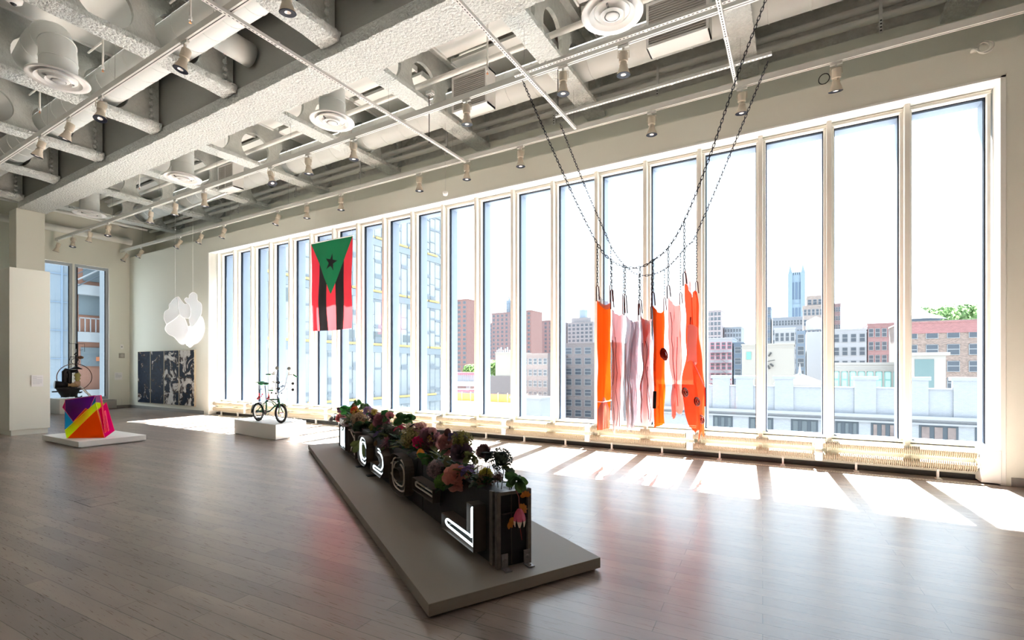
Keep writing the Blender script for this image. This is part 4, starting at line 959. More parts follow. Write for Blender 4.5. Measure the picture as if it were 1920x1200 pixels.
for k, (x0, y0, x1, y1, dy) in enumerate([(215, 690, 250, 565, -.08), (300, 640, 332, 560, .08), (405, 690, 425, 575, -.06)]):
    f_ = B().tube([P9(x0+30, 745, dy), P9(x1, y1, dy)], .003, 4).build('flag_stick', WHITE, e)
    b = B(); A_, C_ = P9(x1, y1, dy), P9(x0, y0, dy)
    def gf(u, v, A_=A_, C_=C_, k=k): return tuple(A_.lerp(C_, v)+V((.055*u*(1 if k != 1 else -.7)*1, .012*sin(u*6+v*4), -.04*u-.015*sin(v*5))))
    b.grid(gf, 5, 10); b.m = [(1 if j in (2, 3, 6, 7) else 0) for j in range(10) for i in range(5)]
    b.build('small_flag', [mat('small_flag_red', (.75, .05, .06), .7, trans=.3), mat('small_flag_stripe', (.05, .02, .03) if k != 1 else (.8, .8, .85), .7)], f_, smooth=True)

# ---------------------------------------------------------------- taupe platform
q0, q1, q2 = onz(578, 834, .095), onz(804, 1133, .095), onz(1126, 1045, .095)
ul = (q0-q1); Ln = ul.length; ul.normalize(); uw = V((-ul.y, ul.x, 0));
if uw.dot(q2-q1) < 0: uw = -uw
wd = (q2-q1).dot(uw)
def plat(s_, w_, z): return V((q1.x, q1.y, 0))+ul*s_+uw*w_+V((0, 0, z))
b = B().prism([V((q1.x, q1.y, .018)), V((q2.x, q2.y, .018)), V((q2.x, q2.y, .018))+(q0-q1), V((q0.x, q0.y, .018))], (0, 0, .077))
ctr = (q0+q2)/2; ctr.z = 0
b.prism([ctr+(V((q.x, q.y, 0))-ctr)*.985 for q in (q1, q2, q2+q0-q1, q0)], (0, 0, .02))
tag(b.build('taupe_platform', GREYP, bevel=.003), 'long low taupe platform on the wood floor under the flower-topped neon sign cabinet', 'platform')
# ---------------------------------------------------------------- neon sign cabinet
P0 = V((-1.77, 2.83, .0952)); LD = V((-.864, .504, 0)).normalized(); WD = V((.504, .864, 0)).normalized(); ZZ = V((0, 0, 1))
def cb(s_, w_, z): return P0+LD*s_+WD*w_+ZZ*(z-.095)
BODY = mat('black_brown_sheet_metal', (.010, .009, .009), .42, var=.5, vscale=9, spec=.3, bump=.05, bscale=30)
RIMM = mat('brown_letter_rim', (.075, .055, .042), .42, var=.35, vscale=14); INNER = mat('grey_letter_inside', (.05, .06, .06), .5)
WORN = mat('worn_edge_metal', (.15, .125, .11), .45, metal=.3, var=.6, vscale=25)
NEON = mat('white_neon', (.80, .93, 1), .3, emit=.66); DEAD = mat('unlit_neon', (.55, .47, .40), .3)
e = empty('neon_sign_cabinet', P0+LD*3, 'long black sign cabinet with neon letters on its side, lying on the taupe platform', 'sign'); o = V(e.location)
def cbo(s_, w_, z): return cb(s_, w_, z)-o
def cbox(b, s0, s1, w0, w1, z0, z1):
    return b.obox(cbo((s0+s1)/2, (w0+w1)/2, (z0+z1)/2), LD, WD, ZZ, abs(s1-s0)/2, abs(w1-w0)/2, abs(z1-z0)/2)
cbox(B(), .10, 6.1, .0, .25, .10, .60).build('cabinet_body', BODY, e, bevel=.004)
b = B(); cbox(b, .02, .10, .02, .24, .10, .605); b.build('end_panel', BLACK, e, bevel=.003)
b = B()
for w_ in (-.012, .235): cbox(b, -.005, .03, w_, w_+.03, .097, .628)
for w_ in (-.01,): cbox(b, .07, .12, w_, w_+.02, .10, .622)
cbox(b, -.005, .03, -.01, .265, .605, .628)
b.build('end_frame', WORN, e, bevel=.002)
b = B(); cbox(b, -.004, .018, .03, .225, .47, .476); cbox(b, -.004, .002, .10, .106, .12, .60); b.build('end_seam', mat('brown_seam', (.05, .03, .025), .5), e)
for w_ in (.02, .20):
    b = B(); cbox(b, -.075, .0, w_, w_+.05, .096, .104); cbox(b, -.014, -.004, w_, w_+.05, .10, .20)
    b.lathe([(.001, .012), (.012, .01), (.014, 0)], cbo(-.045, w_+.025, .104), ZZ, 8).lathe([(.001, .012), (.012, .01), (.014, 0)], cbo(-.014, w_+.025, .155), -LD, 8)
    b.build('angle_bracket', mat('worn_bracket', (.22, .20, .20), .4, metal=.6, var=.4, vscale=60), e)
for s_ in (1.58, 2.62, 3.55, 4.25, 4.95): cbox(B(), s_-.004, s_+.004, -.004, .255, .10, .603).build('body_seam', BLACK, e)
for s_ in (3.4, 4.05): 
    cbox(B(), s_-.05, s_+.05, -.13, .0, .096, .104).build('foot_tab', BLACK, e)
b = B()
for k in range(14): b.add([cbo(.16+.42*k, .03, .6012), cbo(.20+.42*k, .03, .6012), cbo(.20+.42*k, .05, .6012)], [(0, 1, 2)])
def rr(poly, k=2):   # round the corners of an (s, z) outline
    for _ in range(k):
        q = []
        for i in range(len(poly)):
            a, c = poly[i], poly[(i+1) % len(poly)]
            q += [(a[0]*.8+c[0]*.2, a[1]*.8+c[1]*.2), (a[0]*.2+c[0]*.8, a[1]*.2+c[1]*.8)]
        poly = q
    return poly
def letter(name, outer, tubes, lit, inner=None, dep=.10, off=0.0):
    L_ = empty(name, (0, 0, 0)); L_.parent = e
    def wall(b, poly):
        n = len(poly)
        for i in range(n):
            (s0, z0), (s1, z1) = poly[i], poly[(i+1) % n]
            b.quad(cbo(s0, -off, z0), cbo(s1, -off, z1), cbo(s1, -dep-off, z1), cbo(s0, -dep-off, z0))
    b = B(); wall(b, outer)
    if inner:
        bi = B(); wall(bi, inner); mi_ = bi.build('inner_rim', RIMM, L_); sl = mi_.modifiers.new('solid', 'SOLIDIFY'); sl.thickness = .005
    m_ = b.build('letter_rim', RIMM, L_); sl = m_.modifiers.new('solid', 'SOLIDIFY'); sl.thickness = .005
    b = B(); bm_pts = [cbo(s_, -.012-off, z) for s_, z in outer]
    if inner:
        n = len(outer)
        # ring between outlines with equal counts
        k = len(inner); ip = [cbo(*(inner[int(i*k/n) % k][0], -.012-off, inner[int(i*k/n) % k][1])) for i in range(n)]
        b.add(bm_pts+ip, [(i, (i+1) % n, n+(i+1) % n, n+i) for i in range(n)])
    else: b.add(bm_pts, [tuple(range(len(bm_pts)))])
    b.build('letter_back', INNER, L_)
    for t in tubes:
        pts = [V(cbo(s_, -dep*.75-off, z)) for s_, z in t]
        sp = []
        for i in range(len(pts)):
            if 0 < i < len(pts)-1:
                a, p, c = pts[i-1], pts[i], pts[i+1]; la = min(.03, (a-p).length*.4); lc = min(.03, (c-p).length*.4)
                p1, p2 = p+(a-p).normalized()*la, p+(c-p).normalized()*lc
                for q in range(5):
                    u = q/4; sp.append(p1*(1-u)**2+p*2*u*(1-u)+p2*u*u)
            else: sp.append(pts[i])
        B().tube(sp, .0085, 8).build('neon_tube', NEON if lit else DEAD, L_, smooth=True)
    b = B()
    for t in tubes[:1]:
        for i in range(1, len(t), 2):
            s_, z = t[i]; b.tube([cbo(s_, -.01-off, z), cbo(s_, -dep*.7-off, z)], .006, 6)
    b.build('tube_supports', mat('glass_support', (.5, .5, .5), .3), L_)
    return L_
letter('sign_letter', [(.82, .17), (.82, .29), (.31, .29), (.31, .50), (.20, .50), (.20, .17)],
       [[(.24, .20), (.24, .46), (.275, .475), (.275, .25), (.30, .255), (.76, .255), (.79, .23), (.76, .205), (.215, .195)]], True)
letter('sign_bar', [(1.60, .32), (1.60, .43), (1.04, .43), (1.04, .32)], [[(1.30, .395), (1.57, .395), (1.57, .355), (1.08, .355), (1.08, .395), (1.28, .395)]], False)
def arc(cx, cz, rx, rz, a0, a1, n=14): return [(cx+rx*cos(R(a0+(a1-a0)*i/n)), cz+rz*sin(R(a0+(a1-a0)*i/n))) for i in range(n+1)]
def sq(cx, cz, rx, rz, n=36, p=3.2): return [(cx+rx*abs(cos(2*pi*i/n))**(2/p)*(1 if cos(2*pi*i/n) >= 0 else -1), cz+rz*abs(sin(2*pi*i/n))**(2/p)*(1 if sin(2*pi*i/n) >= 0 else -1)) for i in range(n)]
def sqa(cx, cz, rx, rz, a0, a1, n=22, p=3.0):
    out = []
    for i in range(n+1):
        a = R(a0+(a1-a0)*i/n); out.append((cx+rx*abs(cos(a))**(2/p)*(1 if cos(a) >= 0 else -1), cz+rz*abs(sin(a))**(2/p)*(1 if sin(a) >= 0 else -1)))
    return out
letter('sign_letter', sq(2.14, .355, .30, .205), [sqa(2.14, .355, .25, .165, 100, 430), sqa(2.14, .355, .19, .115, 100, 430), [(2.40, .44), (2.47, .41), (2.47, .33), (2.40, .30)]], False, inner=sq(2.14, .355, .13, .06))
letter('sign_letter', [(3.32, .18), (3.32, .29), (2.95, .30), (2.86, .35), (2.95, .41), (3.05, .42), (3.05, .53), (2.85, .52), (2.72, .45), (2.68, .36), (2.72, .26), (2.84, .18)],
       [[(3.03, .50), (2.86, .485), (2.75, .42), (2.73, .34), (2.77, .26), (2.86, .215), (3.27, .215), (3.27, .255), (2.90, .255), (2.80, .32), (2.80, .40), (2.90, .45), (3.03, .46)]], True)
letter('sign_letter', sq(3.84, .355, .27, .195), [[(3.62, .44), (3.74, .52), (3.96, .52), (4.05, .44), (4.06, .28), (3.96, .20), (3.74, .19), (3.62, .26), (3.60, .30), (3.68, .28), (3.78, .24), (3.92, .25), (3.99, .31), (3.99, .42), (3.92, .47), (3.78, .47), (3.66, .41)]], True)
letter('sign_letter', [(4.78, .18), (4.78, .54), (4.28, .54), (4.28, .18)], [[(4.45, .50), (4.45, .21), (4.32, .21), (4.32, .40), (4.36, .50)], [(4.50, .45), (4.70, .52)], [(4.45, .35), (4.66, .28), (4.70, .22)], [(4.40, .47), (4.40, .25)]], False)
letter('sign_letter', [(5.60, .18), (5.60, .55), (5.06, .55), (5.06, .18)], [[(5.44, .22), (5.44, .50), (5.54, .50), (5.54, .20), (5.34, .20), (5.34, .46)], [(5.26, .50), (5.26, .26), (5.18, .20), (5.12, .26), (5.12, .50), (5.24, .52)]], True)
for s_ in (1.0, 1.7, 2.0, 2.6): 
    B().tube([cbo(s_, -.01, .57), cbo(s_+.03, -.02, .40), cbo(s_-.02, -.05, .30)], .004, 5).build('loose_wire', BLACK, e, smooth=True)

# ---------------------------------------------------------------- flowers
CABN = WD
def onc(x, y, dep): return onp(x, y, P0+WD*(.12+dep), WD)
LEAFM = {}
def fm(name, c, tr=.35): return mat(name, tuple(min(.9, v*1.12) for v in c), .6, trans=tr, var=.35, vscale=30)
DG = fm('dark_green_leaf', (.025, .055, .018)); OG = fm('olive_leaf', (.10, .11, .025)); BG_ = fm('bright_green_leaf', (.03, .14, .03)); BK = fm('black_petal', (.012, .012, .018), .05)
STEMM = mat('dark_stem', (.02, .03, .015), .6)
def petal(b, c, n, t, ln, wd_, cup, bend=0.0, rnd=random):
    """petal from centre c growing along t, facing n"""
    n = V(n).normalized(); t = V(t); t = (t-n*t.dot(n)).normalized(); s_ = n.cross(t)
    def g(u, v):
        a = u*2-1; wv = wd_*(sin(pi*min(1, v*.86+.08))**.7); r_ = ln*v
        return tuple(V(c)+t*r_+s_*a*wv*.5+n*(cup*(v*v)+bend*sin(v*pi)+.22*wd_*(a*a)*v+rnd.uniform(-.04, .04)*wd_))
    b.grid(g, 4, 4)
def rose(b, c, r_, n, rd):
    n = V(n).normalized(); u = n.orthogonal().normalized(); w_ = n.cross(u)
    for k in range(5):
        m = 4+k; rr_ = r_*(.25+.19*k)
        for i in range(m):
            a = 2*pi*i/m+k*.7+rd.uniform(-.2, .2); t = u*cos(a)+w_*sin(a)
            petal(b, V(c)-n*r_*.35+t*rr_*.12, n, t, rr_, rr_*1.1, r_*(.95-.22*k), r_*.05, rd)
def hyd(b, c, r_, rd, m=42):
    c = V(c)
    for i in range(m):
        z = 1-2*(i+.5)/m; a = i*2.4; q = sqrt(1-z*z); d = V((q*cos(a), q*sin(a), z)); d = (d+V((rd.uniform(-.2, .2),)*3)).normalized()
        p = c+d*r_*rd.uniform(.75, 1.0); u = d.orthogonal().normalized(); w_ = d.cross(u); f0 = rd.uniform(0, 2)
        for k in range(4):
            t = u*cos(f0+k*pi/2)+w_*sin(f0+k*pi/2); s_ = d.cross(t); h = r_*.30
            b.add([p, p+t*h*.6+s_*h*.35+d*h*.1, p+t*h+d*h*rd.uniform(-.1, .3), p+t*h*.6-s_*h*.35+d*h*.1], [(0, 1, 2, 3)])
def leaf(b, c, d, ln, wd_, up=(0, 0, 1), lobes=0, droop=.3):
    d = V(d).normalized(); s_ = d.cross(V(up)); s_ = s_.normalized() if s_.length > .01 else V((1, 0, 0)); n = s_.cross(d)
    def g(u, v):
        a = u*2-1; wv = wd_*.5*sin(pi*min(.97, v*.9+.05))**.8*(1+(.25*sin(v*pi*lobes) if lobes else 0))
        return tuple(V(c)+d*ln*v+s_*a*wv+n*(-.15*wd_*abs(a)*-1)-V((0, 0, 1))*droop*ln*v*v)
    b.grid(g, 4, 7)
def flower(kind, x, y, rpx, c, label, dep=0.0, cat=None, c2=None):
    rd = random.Random(int(x*7+y*13)); p = onc(x, y, dep); depth = p.x*-SS+p.y*CC; r_ = rpx*depth/FPX*1.5
    names = {'rose': 'rose', 'peony': 'peony', 'hyd': 'hydrangea', 'tulip': 'tulip', 'mum': 'chrysanthemum', 'leaf': 'leaf_sprig', 'bigleaf': 'lobed_leaf', 'bud': 'flower_bud', 'iris': 'iris', 'black': 'black_petal_flower'}
    e2 = empty(names[kind], p, label, cat or {'leaf': 'leaf', 'bigleaf': 'leaf'}.get(kind, 'flower'), 'faded artificial flowers on the sign cabinet'); m = fm('petal_%02d%02d%02d' % tuple(int(v*99) for v in c), c)
    view = (V((0, 0, CH))-p).normalized(); n = (view+V((rd.uniform(-.4, .4), rd.uniform(-.3, .3), rd.uniform(.1, .7)))).normalized()
    b = B()
    if kind in ('rose', 'peony'):
        rose(b, (0, 0, 0), r_, n, rd); b.build('petals', m, e2, smooth=True)
        if c2:
            bb_ = B(); hyd(bb_, n*r_*.2, r_*.35, rd, 18); bb_.build('flower_centre', fm('centre_%02d%02d%02d' % tuple(int(v*99) for v in c2), c2), e2)
    elif kind == 'hyd':
        hyd(b, (0, 0, 0), r_, rd, 60); b.build('florets', m, e2)
        bb_ = B().ball((0, 0, 0), r_*.6, 10, 6); bb_.build('flower_heart', fm('centre_%02d%02d%02d' % tuple(int(v*60) for v in c), tuple(v*.5 for v in c)), e2)
    elif kind == 'mum':
        for i in range(46):
            z = 1-1.7*(i+.5)/46; a = i*2.4; q = sqrt(max(0, 1-z*z)); d = V((q*cos(a), q*sin(a), z)).normalized(); leaf(b, d*r_*.1, d, r_*rd.uniform(.8, 1.05), r_*.2, droop=.05)
        b.build('petals', m, e2)
    elif kind in ('tulip', 'bud'):
        n2 = V((rd.uniform(-.4, .4), rd.uniform(-.3, .3), .8)).normalized(); u = n2.orthogonal().normalized(); w_ = n2.cross(u)
        for i in range(6):
            a = i*pi/3; t = u*cos(a)+w_*sin(a)
            def g(uu, v, t=t): 
                s_ = n2.cross(t); k = sin(pi*min(1, v*.8+.1)); return tuple(n2*(v*1.9-.95)*r_+t*r_*.62*k+s_*(uu*2-1)*r_*.45*k)
            b.grid(g, 4, 6)
        b.build('petals', m, e2, smooth=True)
    elif kind in ('iris', 'black'):
        for i in range(6):
            a = i*pi/3+rd.random(); leaf(b, (0, 0, 0), V((cos(a), sin(a), .5 if i % 2 else -.3)), r_*1.2, r_*.8, droop=.35)
        b.build('petals', m, e2, smooth=True)
    elif kind == 'leaf':
        for i in range(13):
            a = rd.uniform(0, 2*pi); d = V((cos(a), sin(a)*.7, rd.uniform(-.6, .9))); leaf(b, d*r_*.15, d, r_*rd.uniform(.8, 1.25), r_*.75, up=view, droop=.2)
        b.build('leaves', m, e2, smooth=True)
    elif kind == 'bigleaf':
        for i in range(5):
            a = -.9+i*.45; d = (V((cos(YAW), sin(YAW), 0))*sin(a)*1.0-ZZ*cos(a)*.9+V((0, 0, .5))).normalized(); leaf(b, (0, 0, r_*.4), d, r_*1.25, r_*.6, up=view, lobes=3, droop=.1)
        b.build('leaf_blade', m, e2, smooth=True)
    # stem down to the cabinet top (or out from its edge)
    top = cb(0, .12, .605).z; w0 = (p-P0).dot(WD)
    s0 = max(.06, min(5.95, (p-P0).dot(LD))); foot = cb(s0+rd.uniform(-.12, .12)*(0 if s0 < .3 else 1), max(.03, min(.22, w0)), .60)
    if p.z > foot.z+.02: pts = [(0, 0, -r_*.3), tuple((foot-p)*.5+V((rd.uniform(-.02, .02), rd.uniform(-.02, .02), .02))), tuple(foot-p)]
    else: pts = [(0, 0, 0), tuple((foot-p)*.6+V((0, 0, .05))), tuple(foot-p+V((0, 0, .004)))]
    B().tube(pts, .0035, 5).build('stem', STEMM, e2, smooth=True)
    if kind in ('rose', 'peony', 'hyd', 'mum', 'tulip'):
        bl = B()
        for i in range(4):
            a = rd.uniform(0, 6.3); leaf(bl, (0, 0, -r_*.5), V((cos(a), sin(a), rd.uniform(-.3, .2))), r_*1.15, r_*.62)
        bl.build('leaves', [DG, OG, DG, BG_][rd.randrange(4)], e2, smooth=True)
    return e2
PUR = (.10, .045, .075); MAU = (.26, .12, .15); PNKC = (.50, .24, .22); TAN = (.30, .19, .11); OLV = (.17, .15, .04); CRM = (.62, .52, .42)
FL = [('leaf', 638.5, 769, 5, PUR, 'dark purple leaf pair standing up at the far left of the bouquet', 0), ('leaf', 626, 783, 6, (.03, .03, .03), 'thin black leaf sprig poking out past the far end of the cabinet', 0),
 ('rose', 639, 783, 6, (.45, .14, .15), 'small red-pink rose at the far end of the bouquet', 0), ('leaf', 652, 772, 10, (.03, .15, .03), 'bright green leaves near the far end, left of the topmost bud', .03),
 ('bud', 664, 762, 5, (.16, .09, .04), 'brown bud at the highest point of the far flowers', 0), ('leaf', 669, 755, 5, (.03, .12, .03), 'topmost green leaves of the whole bouquet', 0),
 ('rose', 665, 770, 5, (.60, .10, .04), 'small orange-red bloom under the topmost bud', -.03), ('hyd', 672, 776, 8, (.45, .26, .04), 'golden yellow florets under the topmost bud', .02),
 ('hyd', 675, 788, 12, TAN, 'large tan hydrangea near the far end, below the golden florets', -.06), ('peony', 691, 771, 6, (.35, .25, .40), 'white and purple bloom with yellow heart on the far half', 0, (.6, .4, .05)),
 ('leaf', 684, 762, 6, (.06, .11, .04), 'small grey-green leaves sticking up right of the topmost bud', 0), ('hyd', 702, 772, 5, (.42, .30, .06), 'small yellow florets sticking up alone against the radiators', 0),
 ('hyd', 702, 781, 8, (.12, .05, .08), 'dark purple hydrangea below the lone yellow florets', .02), ('peony', 715, 789, 10, (.27, .10, .12), 'dusky red-mauve peony in the far third, beside white buds', -.05),
 ('leaf', 727, 779, 9, (.03, .13, .03), 'bright green leaves behind the dusky red-mauve peony', .04), ('rose', 731, 778, 5, (.50, .20, .22), 'small pink rose among bright green leaves', 0),
 ('hyd', 655, 797, 9, (.20, .13, .06), 'olive and purple hydrangea over the farthest lit letter', -.08), ('black', 668, 800, 7, (.012, .012, .016), 'black fabric flower over the unlit beige letter', -.08),
 ('leaf', 682, 801, 12, (.02, .04, .015), 'dense dark green leaves below the tan hydrangea', -.06), ('leaf', 706, 800, 9, (.13, .12, .03), 'olive leaves just under the dusky red-mauve peony', -.07),
 ('iris', 709, 811, 8, (.18, .14, .28), 'pale violet iris petals drooping in the middle of the far half', -.08), ('hyd', 728, 807, 10, (.06, .07, .05), 'dark grey-green cluster right of the violet iris', -.05),
 ('mum', 726, 831, 9, (.30, .12, .15), 'pink-purple spiky chrysanthemum above the second lit letter', -.13), ('bud', 706, 832, 5, (.22, .14, .07), 'tan bud just left of the spiky chrysanthemum', -.12),
 ('bud', 724, 845, 5, (.40, .30, .22), 'cream petal hanging under the spiky chrysanthemum', -.14), ('bigleaf', 683, 838, 14, (.11, .12, .03), 'olive star-shaped leaf drooping over the curled lit letter', -.14),
 ('tulip', 743, 790, 5, (.58, .36, .22), 'peach tulip in the middle of the bouquet', 0), ('iris', 751, 799, 8, (.30, .02, .05), 'crimson drooping petals below the peach tulip', -.03),
 ('leaf', 760, 786, 12, (.04, .10, .03), 'large pointed green leaves right of the peach tulip', .03), ('bud', 767, 801, 6, CRM, 'cream bud standing right of the crimson petals', 0),
 ('black', 775, 797, 6, (.01, .01, .014), 'small black petals right of the cream bud', 0), ('hyd', 788, 804, 10, (.45, .23, .22), 'pink hydrangea behind the large olive-yellow one', .04),
 ('hyd', 772, 820, 15, (.22, .18, .06), 'large olive-yellow hydrangea in the middle of the bouquet', -.06), ('rose', 784, 829, 7, (.55, .02, .13), 'small magenta rose beside the large olive-yellow hydrangea', -.12),
 ('black', 801, 811, 8, (.012, .014, .02), 'pointed black flower standing above the purple peony', 0), ('rose', 811, 808, 5, (.60, .38, .40), 'pale pink petals right of the pointed black flower', .02),
 ('peony', 806, 824, 15, (.26, .12, .15), 'purple and cream peony with yellow heart, right of the magenta rose', 0, (.5, .36, .03)), ('bud', 839, 811, 6, (.12, .05, .05), 'brown drooping bud above the dusty pink carnation', 0),
 ('peony', 839, 832, 13, (.46, .22, .21), 'dusty pink carnation under a brown drooping bud', 0), ('leaf', 851, 820, 7, (.08, .05, .11), 'purple leaves right of the dusty pink carnation', .03),
 ('hyd', 867, 827, 14, (.17, .15, .03), 'olive hydrangea standing highest in the near half', .03), ('peony', 864, 846, 13, (.15, .09, .12), 'dusky purple peony just below the highest olive hydrangea', -.02),
 ('tulip', 789, 851, 7, (.75, .27, .04), 'bright orange tulip over the round unlit letter', -.12), ('leaf', 797, 860, 9, (.05, .14, .03), 'grassy green sprig just below the orange tulip', -.13),
 ('bud', 738, 813, 9, (.04, .035, .03), 'dark round seed head in the middle of the bouquet', -.04), ('hyd', 817, 880, 12, (.26, .17, .17), 'mauve-white hydrangea hanging over the unlit bar', -.15),
 ('tulip', 841, 868, 9, (.17, .15, .07), 'closed olive tulip above the peach-pink rose', -.06), ('iris', 875, 878, 11, (.20, .13, .33), 'violet and white iris right of the peach-pink rose', -.08),
 ('rose', 856, 895, 16, (.60, .27, .22), 'big peach-pink rose in front of the cabinet side', -.16), ('rose', 833, 901, 12, (.12, .22, .04), 'green ranunculus left of the big peach-pink rose', -.17, (.30, .22, .05)),
 ('leaf', 884, 858, 10, (.12, .13, .04), 'olive leaves between the purple peony and the thin wires', 0), ('peony', 905, 846, 9, (.18, .10, .11), 'grey-mauve petals behind the black pointed leaf', .04),
 ('black', 919, 852, 11, (.01, .01, .012), 'black pointed leaf lying over the grey-mauve petals', 0), ('hyd', 940, 860, 15, (.045, .055, .035), 'dark green-brown hydrangea at the right, against the sunlit floor', 0),
 ('hyd', 908, 905, 16, (.20, .13, .08), 'brown and mauve hydrangea near the front end of the cabinet', -.03), ('rose', 911, 890, 8, (.42, .36, .08), 'pale yellow blossom on top of the brown and mauve hydrangea', -.04),
 ('hyd', 934, 894, 7, (.13, .06, .05), 'small maroon-brown cluster near the front end', 0), ('leaf', 968, 902, 15, (.045, .10, .025), 'green rose leaves at the front end, nearest the camera', 0),
 ('leaf', 955, 886, 7, (.10, .14, .09), 'pale green leaf standing up at the front end', .02)]
for f_ in FL: flower(*f_[:6], f_[6], None, f_[7] if len(f_) > 7 else None)
# extra dark foliage along the top of the cabinet
for i in range(22):
    s_ = .35+i*.265; rd = random.Random(i+90)
    e2 = empty('foliage_sprig', cb(s_, .12+rd.uniform(-.06, .06), .607), 'dark green leaf clump filling in low on the cabinet top, %s from its near end' % NUM[i], 'leaf', 'low dark foliage on the cabinet top')
    b = B()
    for k in range(20):
        a = rd.uniform(0, 6.3); d = V((cos(a), sin(a), rd.uniform(.1, 1.3))); leaf(b, d.normalized()*rd.uniform(0, .08)+V((rd.uniform(-.07, .07), rd.uniform(-.07, .07), 0)), d, rd.uniform(.08, .15), rd.uniform(.05, .08))
    if s_ < 1.9: b.v = [(v[0]*.9, v[1]*.9, v[2]*.8) for v in b.v]
    b.build('leaves', [DG, OG, DG][i % 3], e2, smooth=True)
    B().tube([(0, 0, 0), (.0, 0, .1), (.01, .02, .17)], .003, 5).build('stem', STEMM, e2)
# white wires cage near the right end
b = B()
for a_, c_ in [((895, 856), (918, 864)), ((895, 858), (917, 868)), ((900, 870), (917, 866)), ((919, 864), (934, 888)), ((921, 866), (928, 884)), ((893, 860), (889, 878)), ((905, 868), (902, 880))]:
    b.tube([onc(*a_, 0), onc(*c_, -.02)], .003, 5)
tag(b.build('pale_wire_stems', mat('pale_stem', (.62, .55, .48), .5)), 'bare pale wire stems crossing between the flowers near the front end', 'stems')
# hanging magnolia over the end face
q = cb(-.05, .14, .46); e2 = empty('magnolia', q, 'pink and white magnolia hanging over the black end of the sign cabinet', 'flower', 'faded artificial flowers on the sign cabinet')
b = B()
for i in range(6):
    a = i*pi/3; t = V((cos(a)*.8, sin(a)*.8, 0))
    def g(u, v, t=t):
        k = sin(pi*min(1, v*.75+.12)); s_ = V((-t.y, t.x, 0)); return tuple(V((0, 0, .05-.12*v))+t*(.038*k+.030*v*v)+s_*(u*2-1)*.030*k*(1.1-v*.5))
    b.grid(g, 4, 6)
b.m = [1 if ((i//4) % 6) > 3 else 0 for i in range(len(b.f))]
b.build('petals', [fm('magnolia_pink', (.62, .12, .20)), fm('magnolia_cream', (.70, .55, .45))], e2, smooth=True)
B().tube([(0, 0, .05), tuple(LD*.01+ZZ*.13), tuple(LD*.05+ZZ*.17), tuple(LD*.09+ZZ*.150)], .003, 5).build('stem', mat('red_stem', (.30, .05, .04)), e2)
B().tube([(0, 0, -.05), tuple(WD*.02-ZZ*.17)], .002, 4).build('red_thread', mat('red_thread', (.35, .03, .03)), e2)
for k, (w_, z, l) in enumerate([(.20, .585, 'orange maple leaf above the hanging magnolia on the cabinet end'), (.17, .50, 'orange maple leaf right beside the hanging magnolia'), (.07, .425, 'orange maple leaf under the left side of the hanging magnolia')]):
    q = cb(-.035, w_, z); e2 = empty('maple_leaf', q, l, 'leaf', 'orange leaves on the cabinet end'); b = B()
    for i in range(5):
        a = -1.2+i*.6+k; leaf(b, (0, 0, 0), WD*sin(a)+ZZ*cos(a)*.9, .045, .03, up=LD, droop=.1)
    b.build('leaf_blade', fm('orange_leaf', (.48, .17, .02)), e2, smooth=True); B().tube([(0, 0, 0), tuple(LD*.03+ZZ*.0)], .002, 4).build('stem', STEMM, e2)

# ================================================================ the city outside
GZ = -20
def facade(name, label, x0p, x1p, yt, Y, wallm, dep=12, floors=None, cols=None, ws=1.3, hs=1.7, fh=3.0, first=None, winm=None, cat='building', group=None, zb=GZ, roof=True, lim=100, dark=1, xr=None, sidewin=0):
    """building whose street face is the plane y = Y; x range and roof height read off the view line"""
    x0, x1 = (ony(x0p, 690, Y).x, ony(x1p, 690, Y).x) if xr is None else xr
    zt = ony((x0p+x1p)/2, yt, Y).z
    e = empty(name, ((x0+x1)/2, Y, zb), label, cat, group); o = V(e.location); h = zt-zb; hw = (x1-x0)/2
    B().box(-hw, hw, 0, dep, 0, h).build('wall', wallm, e)
    if roof: B().box(-hw-.15, hw+.15, -.15, dep+.1, h, h+.35).box(-hw-.1, hw+.1, -.08, 0, h-.7, h-.5).build('cornice', wallm, e)
    if cols:
        if cols < 0: cols = max(1, round(2*hw/-cols))
        ws = min(ws, 2*hw/cols*.74)
        WM = winm or (mat('far_window_frame', (.16, .17, .18), .6), mat('far_window_glass', (.045, .055, .07), .3, spec=.3))
        w1 = None; n = 0; nf_ = floors or int((h-1)/fh); z = h-1.0-hs if first is None else h-first
        extra = B()
        for j in range(nf_):
            for i in range(cols):
                cx = -hw+(i+.5)*2*hw/cols; zz = z-j*fh
                if zz < .5: continue
                if n < lim:
                    if w1 is None:
                        b = B(); b.mi = 0; b.box(-ws/2, ws/2, -.16, .0, -.12, 0).box(-ws/2, -ws/2+.09, -.10, .0, 0, hs).box(ws/2-.09, ws/2, -.10, .0, 0, hs).box(-ws/2, ws/2, -.10, .0, hs-.09, hs).box(-ws/2, ws/2, -.09, .0, hs*.46, hs*.54)
                        b.mi = 1; b.box(-ws/2+.09, ws/2-.09, -.045, .02, 0, hs); w1 = b.build('window', list(WM), e); w1.location = (cx, 0, zz)
                    else:
                        c = w1.copy(); col.objects.link(c); c.parent = e; c.location = (cx, 0, zz)
                    n += 1
                else: extra.box(cx-ws/2, cx+ws/2, -.06, .02, zz, zz+hs)
        if extra.v:
            ex = extra.build('window', WM[1], e); ex['kind'] = 'stuff'
    return e
RB = brick_mat('red_brick', (.14, .065, .06), (.25, .20, .18), 1.2); RB2 = brick_mat('dull_red_brick', (.135, .085, .085), (.25, .2, .2), 1.0); PB = brick_mat('pale_brick', (.15, .135, .14), (.3, .3, .3), 1.0)
GB = brick_mat('grey_brown_brick', (.10, .085, .088), (.2, .19, .19), 1.6); BB = brick_mat('brown_brick', (.14, .10, .085), (.28, .24, .22), 2.2, var=.35)
